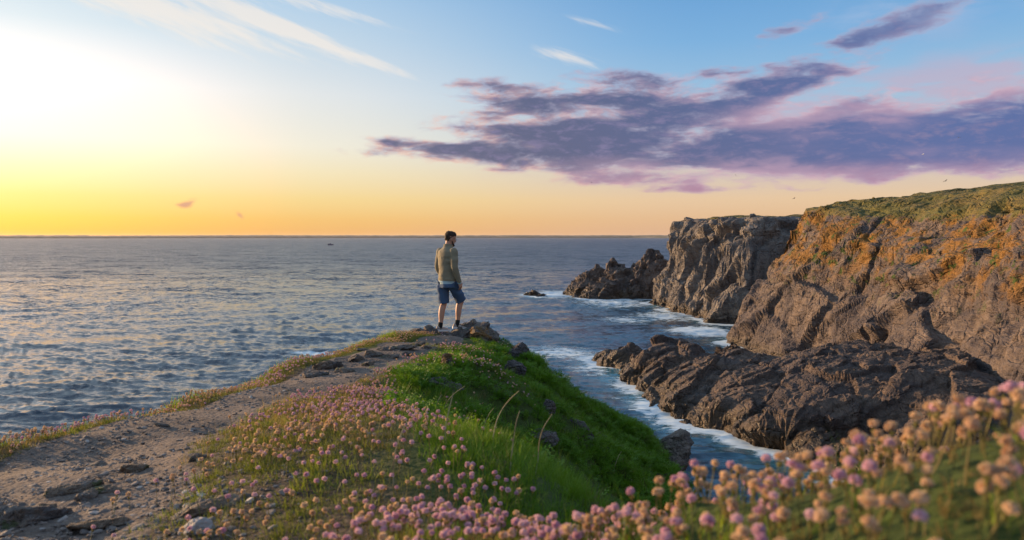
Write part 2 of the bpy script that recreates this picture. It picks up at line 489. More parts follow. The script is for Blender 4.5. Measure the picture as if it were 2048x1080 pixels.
def rock_mat(name, unit=1.0, lichen=None, grass=None, wet=None, base=((.125, .092, .074), (.205, .158, .13), (.080, .068, .074)), lichen_amt=1.0):
    """unit = size of the coarse grain in metres; lichen / grass = heights (z) from which they grow; wet = height of the tide line"""
    m, nt, p = mat(name)
    g = nt.nodes.new('ShaderNodeNewGeometry')
    P = g.outputs['Position']
    sx = nt.nodes.new('ShaderNodeSeparateXYZ'); L(nt, P, sx.inputs[0])
    Pd = MAP(nt, P, rot=(.5, .35, .3), sc=(1, .5, 1.7))
    big = NOISE(nt, P, .22 / unit, 5, .6)
    mid = NOISE(nt, Pd, 1.3 / unit, 6, .65, .4)
    fine = NOISE(nt, Pd, 7.0 / unit, 5, .7)
    c = MIX(nt, SMOOTH(nt, mid, .34, .66), base[0], base[1])
    c = MIX(nt, SMOOTH(nt, big, .40, .60, 0, .85), c, base[2])
    c = MIX(nt, SMOOTH(nt, fine, .55, .72, 0, .55), c, (base[1][0] * 1.5, base[1][1] * 1.45, base[1][2] * 1.4))
    c = MIX(nt, SMOOTH(nt, fine, .42, .28, 0, .5), c, tuple(v * .4 for v in base[0]))
    grit = NOISE(nt, P, 22.0 / unit, 4, .75)
    c = MIX(nt, SMOOTH(nt, grit, .54, .40, 0, .55), c, tuple(v * .35 for v in base[0]))
    c = MIX(nt, SMOOTH(nt, grit, .58, .70, 0, .5), c, tuple(min(1, v * 1.6) for v in base[1]))
    z = sx.outputs[2]
    if lichen is not None:
        zz = M(nt, 'ADD', z, M(nt, 'MULTIPLY', M(nt, 'SUBTRACT', big, .5), lichen[1] * 1.6))
        ln = NOISE(nt, P, .30 / unit, 8, .66)
        lf = M(nt, 'MULTIPLY', SMOOTH(nt, zz, lichen[0], lichen[0] + lichen[1]), SMOOTH(nt, ln, .44, .56))
        lc = MIX(nt, SMOOTH(nt, fine, .35, .65), (.175, .080, .010), (.26, .130, .018))
        c = MIX(nt, M(nt, 'MULTIPLY', lf, .88 * lichen_amt), c, lc)
        gn = NOISE(nt, MAP(nt, P, loc=(31, 5, 2)), .6 / unit, 5, .65)
        gf = M(nt, 'MULTIPLY', SMOOTH(nt, z, lichen[0] - 2, lichen[0] + 3), SMOOTH(nt, gn, .57, .63))
        c = MIX(nt, gf, c, (.045, .075, .012))
    if grass is not None:
        sn = nt.nodes.new('ShaderNodeSeparateXYZ'); L(nt, g.outputs['Normal'], sn.inputs[0])
        at_ = nt.nodes.new('ShaderNodeAttribute'); at_.attribute_name = 'turf'
        tf = M(nt, 'ADD', at_.outputs['Fac'], M(nt, 'MULTIPLY', M(nt, 'SUBTRACT', mid, .5), 1.1))
        tf = SMOOTH(nt, tf, .42, .62)
        gc = MIX(nt, SMOOTH(nt, big, .4, .62), (.085, .090, .022), (.17, .115, .035))
        gc = MIX(nt, SMOOTH(nt, fine, .4, .6), gc, (.125, .11, .03))
        c = MIX(nt, tf, c, gc)
    if wet is not None:
        wf = SMOOTH(nt, M(nt, 'ADD', z, M(nt, 'MULTIPLY', M(nt, 'SUBTRACT', mid, .5), wet * 1.6)), wet, wet * .25)
        wc = MIX(nt, SMOOTH(nt, big, .4, .6), (.030, .022, .017), (.062, .036, .013))
        c = MIX(nt, M(nt, 'MULTIPLY', wf, .85), c, wc)
        L(nt, SMOOTH(nt, wf, 0, 1, .9, .45), p.inputs['Roughness'])
    else:
        p.inputs['Roughness'].default_value = .9
    L(nt, c, p.inputs['Base Color'])
    p.inputs['Specular IOR Level'].default_value = .3
    ck = VORO(nt, MAP(nt, P, rot=(.5, .35, .3), sc=(1, .45, 1.6)), 1.1 / unit, 'DISTANCE_TO_EDGE')
    ck2 = VORO(nt, MAP(nt, P, rot=(.2, .6, 1.1), sc=(1, .6, 1.8)), 3.1 / unit, 'DISTANCE_TO_EDGE')
    h = M(nt, 'ADD', M(nt, 'MULTIPLY', mid, .22), M(nt, 'ADD', M(nt, 'MULTIPLY', fine, .36), M(nt, 'MULTIPLY', grit, .10)))
    h = M(nt, 'ADD', h, M(nt, 'MULTIPLY', M(nt, 'MINIMUM', ck, .12), 2.0))
    h = M(nt, 'ADD', h, M(nt, 'MULTIPLY', M(nt, 'MINIMUM', ck2, .1), 1.0))
    wc_ = nt.nodes.new('ShaderNodeVectorMath'); wc_.operation = 'MULTIPLY_ADD'
    wn_ = nt.nodes.new('ShaderNodeTexNoise'); wn_.inputs['Scale'].default_value = .6 / unit; wn_.inputs['Detail'].default_value = 5; L(nt, P, wn_.inputs['Vector'])
    L(nt, wn_.outputs['Color'], wc_.inputs[0]); wc_.inputs[1].default_value = (1.6 * unit,) * 3; L(nt, P, wc_.inputs[2])
    ck3 = VORO(nt, MAP(nt, wc_.outputs[0], rot=(.7, .3, .2), sc=(1, .5, 1.4)), .38 / unit, 'DISTANCE_TO_EDGE')
    h = M(nt, 'ADD', h, M(nt, 'MULTIPLY', M(nt, 'MINIMUM', ck3, .06), 9.0))
    def facet(sc, rot, st, k, src=None):
        wq = nt.nodes.new('ShaderNodeTexVoronoi'); wq.inputs['Scale'].default_value = sc / unit
        L(nt, MAP(nt, P, rot=rot, sc=st), wq.inputs['Vector'])
        v = nt.nodes.new('ShaderNodeVectorMath'); v.operation = 'MULTIPLY_ADD'
        L(nt, wq.outputs['Color'], v.inputs[0]); v.inputs[1].default_value = (k, k, k)
        if src is None:
            v.inputs[2].default_value = (-k / 2,) * 3
            a = nt.nodes.new('ShaderNodeVectorMath'); L(nt, v.outputs[0], a.inputs[0]); L(nt, g.outputs['Normal'], a.inputs[1])
        else:
            v.inputs[2].default_value = (-k / 2,) * 3
            a = nt.nodes.new('ShaderNodeVectorMath'); L(nt, v.outputs[0], a.inputs[0]); L(nt, src, a.inputs[1])
        return a.outputs[0]
    fn = facet(.50, (.5, .35, .3), (1, .5, 1.5), .65)
    fn = facet(1.5, (.3, .6, .9), (1, .6, 1.7), .60, fn)
    fn = facet(4.2, (.9, .2, .4), (1, .6, 1.8), .45, fn)
    fn = facet(9.5, (.1, .7, 1.4), (1, .6, 1.6), .40, fn)
    nn = nt.nodes.new('ShaderNodeVectorMath'); nn.operation = 'NORMALIZE'; L(nt, fn, nn.inputs[0])
    b = nt.nodes.new('ShaderNodeBump')
    L(nt, nn.outputs[0], b.inputs['Normal'])
    b.inputs['Strength'].default_value = .85
    b.inputs['Distance'].default_value = .55 * unit
    L(nt, h, b.inputs['Height'])
    L(nt, b.outputs[0], p.inputs['Normal'])
    return m

M_CLIFF = rock_mat('cliff_rock', 1.0, lichen=(10.5, 5.0), grass=True, wet=2.2)
M_FAR = rock_mat('far_cliff_rock', 1.5, grass=True, wet=2.6, base=((.175, .150, .132), (.30, .262, .225), (.125, .115, .115)))
M_SHELF = rock_mat('shelf_rock', .8, wet=3.4, base=((.098, .068, .051), (.165, .117, .091), (.064, .050, .050)))
M_STACK = rock_mat('sea_stack_rock', 1.5, wet=4.0, base=((.135, .102, .084), (.22, .172, .142), (.09, .076, .077)))
M_SLATE = rock_mat('slate_rock', .07, lichen=(15.9, .9), base=((.14, .122, .112), (.24, .21, .19), (.092, .085, .09)), lichen_amt=.35)
M_SLATE_L = rock_mat('lichen_slate_rock', .07, lichen=(15.4, .6), base=((.13, .11, .095), (.24, .20, .17), (.09, .08, .08)), lichen_amt=.75)
M_SLOPE = rock_mat('slope_rock', .09, base=((.10, .088, .085), (.19, .165, .155), (.07, .063, .068)))

# ------------------------------------------------------------------ sea
WATERLINE = []      # points where rock meets the sea, filled in by the rock builders
def shore(V):
    V = np.asarray(V)
    k = V[np.abs(V[:, 2]) < .28]
    WATERLINE.append(k[::2, :2])

def build_sea():
    rows = [14.0, 25.0, 38.0, 48.0]
    r = 54.0
    while r < 2600:
        rows.append(r)
        r += max(.26, .85 * r * r / 14450)
    rows += [3000, 3600, 4500, 6000, 8000, 11000, 16000]
    r = np.array(rows)
    fine_az = np.radians(np.arange(-36, 36.01, .052))
    coarse = np.radians(np.array([36 + k * 6 for k in range(1, 48)]))
    a = np.concatenate([fine_az, coarse, [fine_az[0] + 2 * math.pi]])
    nr, nc = len(r), len(a)
    X = (r[:, None] * np.sin(a)[None]).ravel()
    Y = (r[:, None] * np.cos(a)[None]).ravel()
    rr = np.repeat(r, nc)
    rng = np.random.default_rng(3)
    Z = np.zeros_like(X); DX = np.zeros_like(X); DY = np.zeros_like(X)
    near = rr < 2700
    xn, yn = X[near], Y[near]
    # gust modulation so that the chop is patchy
    gust = .75 + .5 * fbm(np.stack([xn / 38, yn / 55, np.zeros_like(xn)], -1), 3, 5)
    z = np.zeros_like(xn); ddx = np.zeros_like(xn); ddy = np.zeros_like(xn)
    for k in range(64):
        lam = .8 * (6.5 / .8) ** (rng.random() ** 1.1)
        if k % 16 == 0:
            lam = 15 + k * .25
        kk = 2 * math.pi / lam
        th = R(192) + rng.normal(0, .30)         # the chop runs towards the shore and to the right
        amp = .0092 * lam ** .84 * (.6 + .8 * rng.random()) * (1 if lam < 16 else .6)
        ph = rng.random() * 6.28
        kx, ky = kk * math.sin(th), kk * math.cos(th)
        arg = kx * xn + ky * yn + ph
        sn, cs = np.sin(arg), np.cos(arg)
        g = gust if lam < 9 else 1.0
        z += amp * g * sn
        ddx += .85 * amp * g * (kx / kk) * cs
        ddy += .85 * amp * g * (ky / kk) * cs
    Z[near] = z; DX[near] = ddx; DY[near] = ddy
    # distance to the rocks
    zone = (rr > 50) & (rr < 290) & (X > -20) & (X < 62)
    d = np.full(len(X), 99.0)
    XY = np.stack([X[zone], Y[zone]], -1)
    wl = np.concatenate(WATERLINE)
    cells = np.unique(np.round(wl / .35).astype(int), axis=0) * .35
    from mathutils.kdtree import KDTree
    kd = KDTree(len(cells))
    for i_, q in enumerate(cells):
        kd.insert((q[0], q[1], 0), i_)
    kd.balance()
    dm = np.array([kd.find((a_, b_, 0))[2] for a_, b_ in XY])
    d[zone] = dm
    calm = np.clip(d / 6, .45, 1)
    foam = np.exp(-d / 3.2) * np.clip(.80 + 1.0 * fbm(np.stack([X / 7, Y / 7, 0 * X], -1), 3, 91), .12, 1.1)
    aer = .85 * np.exp(-d / 6.0)
    def puff(px, py, rx, ry, amt):
        c = sea_at(px, py)
        sx = rx * c.y / FPX
        sy = ry * c.y * c.y / (CAMZ * FPX)
        return amt * np.exp(-((X - c.x) / sx) ** 2 - ((Y - c.y) / sy) ** 2)
    P2 = [(1110, 588, 70, 9, .55), (1230, 605, 110, 14, .45), (1330, 632, 90, 14, .45), (1400, 662, 80, 14, .6), (1120, 705, 110, 20, .45), (1180, 740, 70, 18, .35),
          (1260, 770, 45, 22, .55), (1400, 850, 70, 14, .35), (1260, 640, 110, 12, .35), (640, 706, 60, 5, .7), (1440, 665, 45, 10, .5), (1490, 870, 60, 20, .25)]
    for q in P2:
        e = puff(*q)
        foam = np.maximum(foam, e * 1.35)
        aer = np.maximum(aer, e * 1.5)
    V = np.stack([X + DX, Y + DY, Z * calm], -1)
    m, nt, p = mat('sea_water')
    g = nt.nodes.new('ShaderNodeNewGeometry')
    Pw = g.outputs['Position']
    fa = nt.nodes.new('ShaderNodeAttribute'); fa.attribute_name = 'foam'
    aa = nt.nodes.new('ShaderNodeAttribute'); aa.attribute_name = 'aer'
    def ncol(sc, vec, det):
        q = nt.nodes.new('ShaderNodeTexNoise')
        q.inputs['Scale'].default_value = sc
        q.inputs['Detail'].default_value = det
        q.inputs['Roughness'].default_value = .6
        L(nt, vec, q.inputs['Vector'])
        return q.outputs['Color']
    Pr = MAP(nt, Pw, rot=(0, 0, R(25)), sc=(.62, 1.0, 1))
    slope = None
    lod = nt.nodes.new('ShaderNodeAttribute'); lod.attribute_name = 'spacing'
    kf = SMOOTH(nt, lod.outputs['Fac'], .4, 9.0, 1.0, 6.0)
    for sc_, k_, det_ in ((.05, .16, 1), (.16, .22, 2), (.55, .34, 2), (1.9, .44, 3)):
        v_ = nt.nodes.new('ShaderNodeVectorMath'); v_.operation = 'MULTIPLY_ADD'
        L(nt, ncol(sc_, Pr, det_), v_.inputs[0])
        v_.inputs[1].default_value = (k_, k_ * 1.2, 0)
        v_.inputs[2].default_value = (-k_ / 2, -k_ * .6, 0)
        if slope is not None:
            a_ = nt.nodes.new('ShaderNodeVectorMath'); L(nt, slope, a_.inputs[0]); L(nt, v_.outputs[0], a_.inputs[1]); slope = a_.outputs[0]
        else:
            slope = v_.outputs[0]
    ks = nt.nodes.new('ShaderNodeVectorMath'); ks.operation = 'SCALE'; L(nt, slope, ks.inputs[0]); L(nt, kf, ks.inputs[3])
    a_ = nt.nodes.new('ShaderNodeVectorMath'); L(nt, ks.outputs[0], a_.inputs[0]); L(nt, g.outputs['Normal'], a_.inputs[1])
    b = nt.nodes.new('ShaderNodeVectorMath'); b.operation = 'NORMALIZE'; L(nt, a_.outputs[0], b.inputs[0])
    lace = M(nt, 'MINIMUM', VORO(nt, MAP(nt, Pw, sc=(1, .8, 1)), .9, 'DISTANCE_TO_EDGE'), VORO(nt, MAP(nt, Pw, loc=(3, 1, 0)), .38, 'DISTANCE_TO_EDGE'))
    fl = NOISE(nt, MAP(nt, Pw, rot=(0, 0, R(-20)), sc=(.6, 1.0, 1)), .55, 8, .72, 1.2)
    t = M(nt, 'ADD', M(nt, 'MULTIPLY', fa.outputs['Fac'], 1.05), M(nt, 'MULTIPLY', M(nt, 'SUBTRACT', fl, .5), 1.5))
    t = M(nt, 'SUBTRACT', t, M(nt, 'MULTIPLY', lace, .5))
    ff = M(nt, 'MULTIPLY', SMOOTH(nt, t, .33, .62), SMOOTH(nt, fa.outputs['Fac'], .06, .3, 0, .85))
    # white horses far out
    ad = M(nt, 'ADD', aa.outputs['Fac'], M(nt, 'MULTIPLY', M(nt, 'SUBTRACT', fl, .5), .8))
    c = MIX(nt, SMOOTH(nt, ad, .2, 1.0), (.010, .030, .055), (.05, .18, .24))
    c = MIX(nt, ff, c, (.60, .70, .76))
    L(nt, c, p.inputs['Base Color'])
    rg = SMOOTH(nt, lod.outputs['Fac'], .5, 20.0, .18, .34)
    L(nt, M(nt, 'ADD', rg, M(nt, 'MULTIPLY', ff, .5)), p.inputs['Roughness'])
    p.inputs['IOR'].default_value = 1.333
    L(nt, b.outputs[0], p.inputs['Normal'])
    o = mesh_np('sea', V, grid_faces(nr, nc)[:, ::-1], m, smooth=True, attrs={'foam': foam, 'aer': aer, 'spacing': np.repeat(np.gradient(r), nc)})
    tag(o, kind='structure', label='blue choppy sea reflecting the yellow evening sky')

# far coast: low wooded land across the bay
def build_coast():
    a = np.radians(np.linspace(-80, 80, 1150))
    rows = np.array([0, 60, 250, 700, 1500, 2500.0])
    base = 9000 + 600 * fbm(np.stack([a * 8, a * 0, a * 0], -1), 3, 4)
    hgt = 33 + 5 * fbm(np.stack([a * 9, a * 0 + 3, a * 0], -1), 3, 8) + 4.0 * fbm(np.stack([a * 160, a * 0 + 5, a * 0], -1), 3, 12)
    pro = np.array([-2, .55, .8, .95, 1.0, -.2])
    V = []
    for k, dr in enumerate(rows):
        rad = base + dr
        V.append(np.stack([rad * np.sin(a), rad * np.cos(a), hgt * pro[k] if k else hgt * 0 - 2], -1))
    V = np.concatenate(V)
    m, nt, p = mat('far_land')
    g = nt.nodes.new('ShaderNodeNewGeometry')
    f = NOISE(nt, g.outputs['Position'], .012, 5, .7)
    L(nt, MIX(nt, SMOOTH(nt, f, .4, .65), (.055, .065, .035), (.12, .11, .08)), p.inputs['Base Color'])
    p.inputs['Roughness'].default_value = 1
    o = mesh_np('far_coast', V, grid_faces(len(rows), len(a)), m)
    tag(o, kind='structure', label='low hazy wooded coast along the horizon')
build_coast()

# the evening air over the bay
hz = mesh_py('haze', [(x, y, z) for z in (-34, 48) for x, y in ((-16500, -16500), (16500, -16500), (16500, 16500), (-16500, 16500))],
             [(3, 2, 1, 0), (4, 5, 6, 7), (0, 1, 5, 4), (1, 2, 6, 5), (2, 3, 7, 6), (3, 0, 4, 7)])
hm = bpy.data.materials.new('haze'); hm.use_nodes = True
hn = hm.node_tree
hn.nodes.remove(hn.nodes['Principled BSDF'])
pv = hn.nodes.new('ShaderNodeVolumePrincipled')
pv.inputs['Color'].default_value = (.78, .74, .80, 1)
pv.inputs['Density'].default_value = HAZE
pv.inputs['Anisotropy'].default_value = .3
L(hn, pv.outputs[0], hn.nodes['Material Output'].inputs['Volume'])
hz.data.materials.append(hm)
tag(hz, 'thin evening haze over the bay', kind='stuff')

# ------------------------------------------------------------------ cliffs
def spaced(segs):
    """coordinates from (start, end, step) runs"""
    out = []
    for a, b, s in segs:
        out.append(np.arange(a, b, s))
    return np.concatenate(out + [[segs[-1][1]]])

def cliff_field(xs, ys, poly, prof, bumps, scales, seed, turf_d, turf_z, disp_k=1.0, zmod=None, dip=(.5, .35, .3)):
    X, Y = np.meshgrid(xs, ys)
    nr, nc = X.shape
    P2 = np.stack([X.ravel(), Y.ravel()], -1)
    d = poly_sd(P2, poly)
    d = d + bumps[0] * fbm(np.stack([P2[:, 0] / bumps[1], P2[:, 1] / bumps[1], 0 * d], -1), 3, seed) + bumps[2] * fbm(np.stack([P2[:, 0] / bumps[3], P2[:, 1] / bumps[3], 0 * d + 3], -1), 3, seed + 4)
    pd, pz = zip(*prof)
    z = np.interp(d, pd, pz)
    if zmod is not None:
        z = z + zmod(P2, d)
    V = np.stack([P2[:, 0], P2[:, 1], z], -1)
    n = grid_normals(V, nr, nc)
    steep = np.clip((1 - np.abs(n[:, 2])) / .45, 0, 1)
    amp = np.clip(steep * 1.0 + .10, 0, 1) * disp_k
    dd = rock_disp(V, scales, seed, dip=dip, crack=.3, soft=.75).reshape(nr, nc)
    p_ = np.pad(dd, 1, mode='edge')
    dd = (p_[1:-1, 1:-1] * 5 + p_[:-2, 1:-1] + p_[2:, 1:-1] + p_[1:-1, :-2] + p_[1:-1, 2:]).ravel() / 9
    V = V + n * (dd * amp)[:, None]
    turf = np.clip((d - turf_d[0]) / (turf_d[1] - turf_d[0]), 0, 1) * np.clip((V[:, 2] - turf_z[0]) / (turf_z[1] - turf_z[0]), 0, 1)
    return V, nr, nc, turf

# the near headland: face along x = 41..52, turning round its nose at y = 140
NEAR = [(41.5, -40), (41.5, 50), (41, 65), (41, 85), (42, 105), (39.6, 120), (36.4, 134), (38.5, 142), (50, 147), (75, 150), (110, 154), (220, 165), (220, -40)]
PROF_N = [(-9, -6), (-3, -2), (0, .3), (2.2, 6.5), (5.0, 11.3), (7.6, 17.4), (9.4, 19.6), (12, 21.6), (18, 23.6), (27, 25.2), (40, 26.8), (90, 30), (200, 33)]
xs = spaced([(31, 36, .6), (36, 56, .19), (56, 70, .5), (70, 220, 3.0)])
ys = spaced([(-30, 50, 2.5), (50, 72, .28), (72, 150, .24), (150, 170, 2.0)])
def near_mod(P2, d):
    y = P2[:, 1]
    g = np.interp(y, [40, 70, 95, 110, 125, 145], [0.6, .4, .3, .5, 1.0, 1.4])
    return np.where(d > 8, g, 0) * (1 - np.clip((d - 11) / 9, 0, 1)) - 2.4 * np.exp(-((d - 9.8) / 3.6) ** 2) * np.interp(y, [108, 130], [1, 0]) + np.clip((d - 9) / 5, 0, 1) * .7 * fbm(np.stack([P2[:, 0] / 3, y / 3, 0 * y], -1), 4, 77)
V, nr, nc, turf = cliff_field(xs, ys, NEAR, PROF_N, (2.0, 15, .9, 4.5), [(9.5, 2.0), (3.4, .22), (1.7, .42)], 21, (7.5, 14), (17.5, 21.5), zmod=near_mod)
shore(V)
near_cliff = mesh_np('cliff', V, grid_faces(nr, nc), M_CLIFF, attrs={'turf': turf})
tag(near_cliff, kind='structure', label='brown rock cliff with orange lichen and grassy top')

# the far headland across the inlet
FARP = [(46, 163), (41.5, 181), (38.0, 193), (38.2, 205), (39, 219), (43, 236), (56, 247), (80, 256), (220, 265), (220, 150), (75, 153)]
PROF_F = [(-12, -7), (-4, -3), (0, .4), (1.5, 4.6), (4.2, 9.0), (5.6, 15.8), (8.6, 19.2), (11.2, 22.0), (14, 22.5), (40, 23.0), (160, 24)]
xs = spaced([(28, 35, .8), (35, 68, .26), (68, 90, .8), (90, 220, 6.0)])
ys = spaced([(152, 160, .6), (160, 226, .34), (226, 262, 1.6)])
V, nr, nc, turf = cliff_field(xs, ys, FARP, PROF_F, (4.2, 13, 1.8, 5), [(9, 3.2), (3.4, 1.3), (1.3, .25)], 44, (11.5, 15), (20.6, 21.8), zmod=lambda P2, d: np.clip((d - 4) / 5, 0, 1) * 1.1 * fbm(np.c_[P2 / 7.0, 0 * d], 3, 15), dip=(.9, .2, .5))
shore(V)
far_cliff = mesh_np('far_cliff', V, grid_faces(nr, nc), M_FAR, attrs={'turf': turf * .8})
tag(far_cliff, kind='structure', label='grey craggy headland beyond the inlet')

# the low shelf that runs out from the foot of the near cliff
PS = [(1197, 715, .2), (1222, 745, .2), (1240, 748, .2), (1285, 740, .2), (1290, 765, .2), (1300, 800, .2), (1330, 825, .2), (1400, 838, .2), (1450, 855, .2), (1500, 880, .2), (1600, 902, .2), (1700, 915, .2), (1790, 930, .2),
      (1232, 706, 1.8), (1262, 700, 3.2), (1290, 690, 4.6), (1255, 728, 1.5), (1260, 680, 3.4), (1318, 650, 6.6), (1350, 662, 5.8), (1400, 682, 4.8), (1475, 690, 5.0), (1560, 702, 6.0), (1650, 690, 7.2), (1800, 712, 7.8), (1950, 762, 7.2),
      (1290, 715, 2.4), (1330, 745, 2.6), (1400, 760, 2.9), (1360, 800, 1.6), (1440, 810, 2.1), (1500, 780, 3.6), (1520, 840, 2.0), (1600, 820, 3.4), (1640, 865, 2.0), (1700, 780, 5.0), (1720, 860, 3.0), (1850, 800, 5.6), (1850, 860, 4.4), (2000, 840, 5.0)]
cp, cz = [], []
for px, py, z in PS:
    v, u = (CY - py) / FPX, (px - CX) / FPX
    c, s = math.cos(PITCH), math.sin(PITCH)
    Yd = (z - CAMZ) / (-s + v * c)
    q = at(px, py, Yd)
    cp.append((q.x, q.y)); cz.append(z)
for q in [(22, 119, -1.6), (27, 110, -1.5), (31, 104.5, -1.2), (34.5, 101, -.5), (12, 124, -3), (18, 127, -5), (26, 118, -5), (33, 110, -3), (8, 121, -4), (10, 108, -4), (11, 97, -4), (11, 87, -4), (15, 74, -4), (18, 66, -4), (22, 60, -4), (27, 54, -4),
          (38, 100, 4), (45, 90, 8), (45, 70, 8), (45, 55, 7), (38, 50, 4.5), (33, 50, .2), (37, 38, .3), (30, 42, -4), (45, 40, 6)]:
    cp.append(q[:2]); cz.append(q[2])
shelf_f = rbf_fit(cp, cz, .02, power=1)
xs = spaced([(6, 12, .5), (12, 46, .17)])
ys = spaced([(36, 56, 1.0), (56, 126, .21), (126, 132, .6)])
X, Y = np.meshgrid(xs, ys)
P2 = np.stack([X.ravel(), Y.ravel()], -1)
w2 = P2 + .9 * np.stack([fbm(np.c_[P2 / 3.0, 0 * X.ravel()], 3, 5), fbm(np.c_[P2 / 3.0, 0 * X.ravel() + 9], 3, 6)], -1)
z = shelf_f(w2)
z = np.where(z > 0, 1.35 * np.sign(z) * np.abs(z / 1.35) ** .80 * 1.06, z)
V = np.stack([P2[:, 0], P2[:, 1], z], -1)
n = grid_normals(V, *X.shape)
V = V + n * (rock_disp(V, [(6.5, 1.1), (2.3, .42), (.8, .14)], 63, dip=(.6, .5, .7), aniso=(1, .5, 1.3), crack=.35, soft=.45) * np.clip((z + 2.2) / 2.5, .15, 1))[:, None]
shore(V)
rock_shelf = mesh_np('rock_shelf', V, grid_faces(*X.shape), M_SHELF)
tag(rock_shelf, kind='structure', label='low dark rock promontory running out into the inlet')

# ------------------------------------------------------------------ single rocks
def poly_rock(size, seed, nplanes=16, sub=5, flat=.0, rough=.10, strata=.05, tilt=(.5, .2, 0), bottom=True, disp=None):
    """an angular rock: a random convex polyhedron with layered, jointed relief; size = half extents"""
    r = np.random.default_rng(seed)
    bm = bmesh.new()
    bmesh.ops.create_icosphere(bm, subdivisions=sub, radius=1)
    U = np.array([v.co[:] for v in bm.verts]); F = np.array([[v.index for v in f.verts] for f in bm.faces])
    bm.free()
    D = r.normal(size=(nplanes, 3)); D /= np.linalg.norm(D, axis=1, keepdims=True)
    D = np.concatenate([D, np.array([[0, 0, 1.0], [0, 0, -1], [1, 0, .1], [-1, 0, .1], [0, 1, .1], [0, -1, .1]])])
    h = np.concatenate([.72 + .28 * r.random(nplanes), .9 + .1 * r.random(6)])
    dots = U @ D.T
    rad = np.min(np.where(dots > .05, h[None] / np.maximum(dots, .05), 9), axis=1)
    V = U * rad[:, None] * np.array(size)[None]
    s = float(np.mean(size))
    Q = rot_np(V / s, *tilt)
    nrm = V / np.array(size) ** 2; nrm /= np.linalg.norm(nrm, axis=1, keepdims=True)
    lay = Q[:, 2] * 7 + .8 * vnoise(Q * 2.2, seed)
    st = (_hash(np.floor(lay).astype(int), np.zeros(len(lay), int), np.zeros(len(lay), int), seed) - .5)
    dd = st * strata * s * 2 + rock_disp(V / s, [(.9, rough), (.33, rough * .5), (.12, rough * .18)], seed) * s
    return V + nrm * dd[:, None], F

def rock(name, size, loc, rot, seed, m, label=None, cat='rock', group=None, parent=None, **kw):
    V, F = poly_rock(size, seed, **kw)
    o = mesh_np(name, V, F, m, parent)
    o.location = loc
    o.rotation_euler = rot
    if label: tag(o, label, cat, group)
    return o

# sea stack beyond the inlet: four crags that grow together
stack = empty('sea_stack', sea_at(1225, 592))
tag(stack, 'twin peaked sea stack off the end of the grey headland', 'sea stack')
def crag(px, py, Y, size, rot, seed, **kw):
    q = at(px, py, Y)
    o = rock('crag', size, Vector((q.x, q.y, 0)) - stack.location, rot, seed, M_STACK, parent=stack, sub=6, **kw)
    return o
def heap(parent_obj, name, peaks, x0, x1, y0, y1, step, seed, m, scales, base=-3.0):
    """a rock mass whose height is the highest of several leaning pyramids: (x, y, height, left, right, near, far slopes)"""
    xs, ys = np.arange(x0, x1, step), np.arange(y0, y1, step * 1.3)
    X, Y = np.meshgrid(xs, ys)
    x, y = X.ravel(), Y.ravel()
    wx = x + 1.0 * fbm(np.stack([x / 4, y / 4, 0 * x], -1), 3, seed); wy = y + 1.0 * fbm(np.stack([x / 4, y / 4, 0 * x + 7], -1), 3, seed + 1)
    z = np.full(len(x), base)
    for (a, b, hh, sl, sr, sn_, sf) in peaks:
        ddx, ddy = wx - a, wy - b
        f = np.maximum(np.where(ddx < 0, -ddx * sl, ddx * sr), np.where(ddy < 0, -ddy * sn_, ddy * sf)) * .72 + .28 * (np.where(ddx < 0, -ddx * sl, ddx * sr) + np.where(ddy < 0, -ddy * sn_, ddy * sf))
        z = np.maximum(z, hh - f)
    V = np.stack([x, y, z], -1)
    n = grid_normals(V, *X.shape)
    V = V + n * (rock_disp(V, scales, seed) * np.clip((z + 2) / 2.5, .1, 1))[:, None]
    shore(V)
    o = mesh_np(name, V - np.array(parent_obj.location if parent_obj else (0, 0, 0)), grid_faces(*X.shape), m, parent_obj)
    return o
def pk(px, py, Y, *sl):
    q = at(px, py, Y)
    return (q.x, q.y, q.z, *sl)
SC = [(6, 1.5), (2.4, .8), (.95, .3)]
heap(stack, 'crag', [pk(1225, 513, 246, 1.7, .75, 1.0, 2.0), pk(1244, 528, 246, 1.5, .9, 1.0, 1.5), pk(1270, 550, 243, 1, .6, .9, 1)], 18, 48, 228, 262, .34, 91, M_STACK, SC)
heap(stack, 'crag', [pk(1305, 491, 243, 1.15, 1.15, 1.1, 2.0), pk(1288, 510, 243, 3, 1.0, 1.2, 1.5), pk(1330, 516, 240, 1.2, 1.4, 1.2, 1.5)], 28, 56, 222, 262, .34, 95, M_STACK, SC)
heap(stack, 'crag', [pk(1190, 528, 250, .95, .8, .9, 1.2), pk(1165, 556, 252, .8, .6, .9, 1.2)], 10, 40, 234, 266, .34, 97, M_STACK, SC)
heap(stack, 'crag', [pk(1205, 553, 238, .75, .62, .75, 1.0), pk(1238, 577, 236, .8, .5, .6, 1.0)], 14, 42, 222, 252, .34, 99, M_STACK, SC)

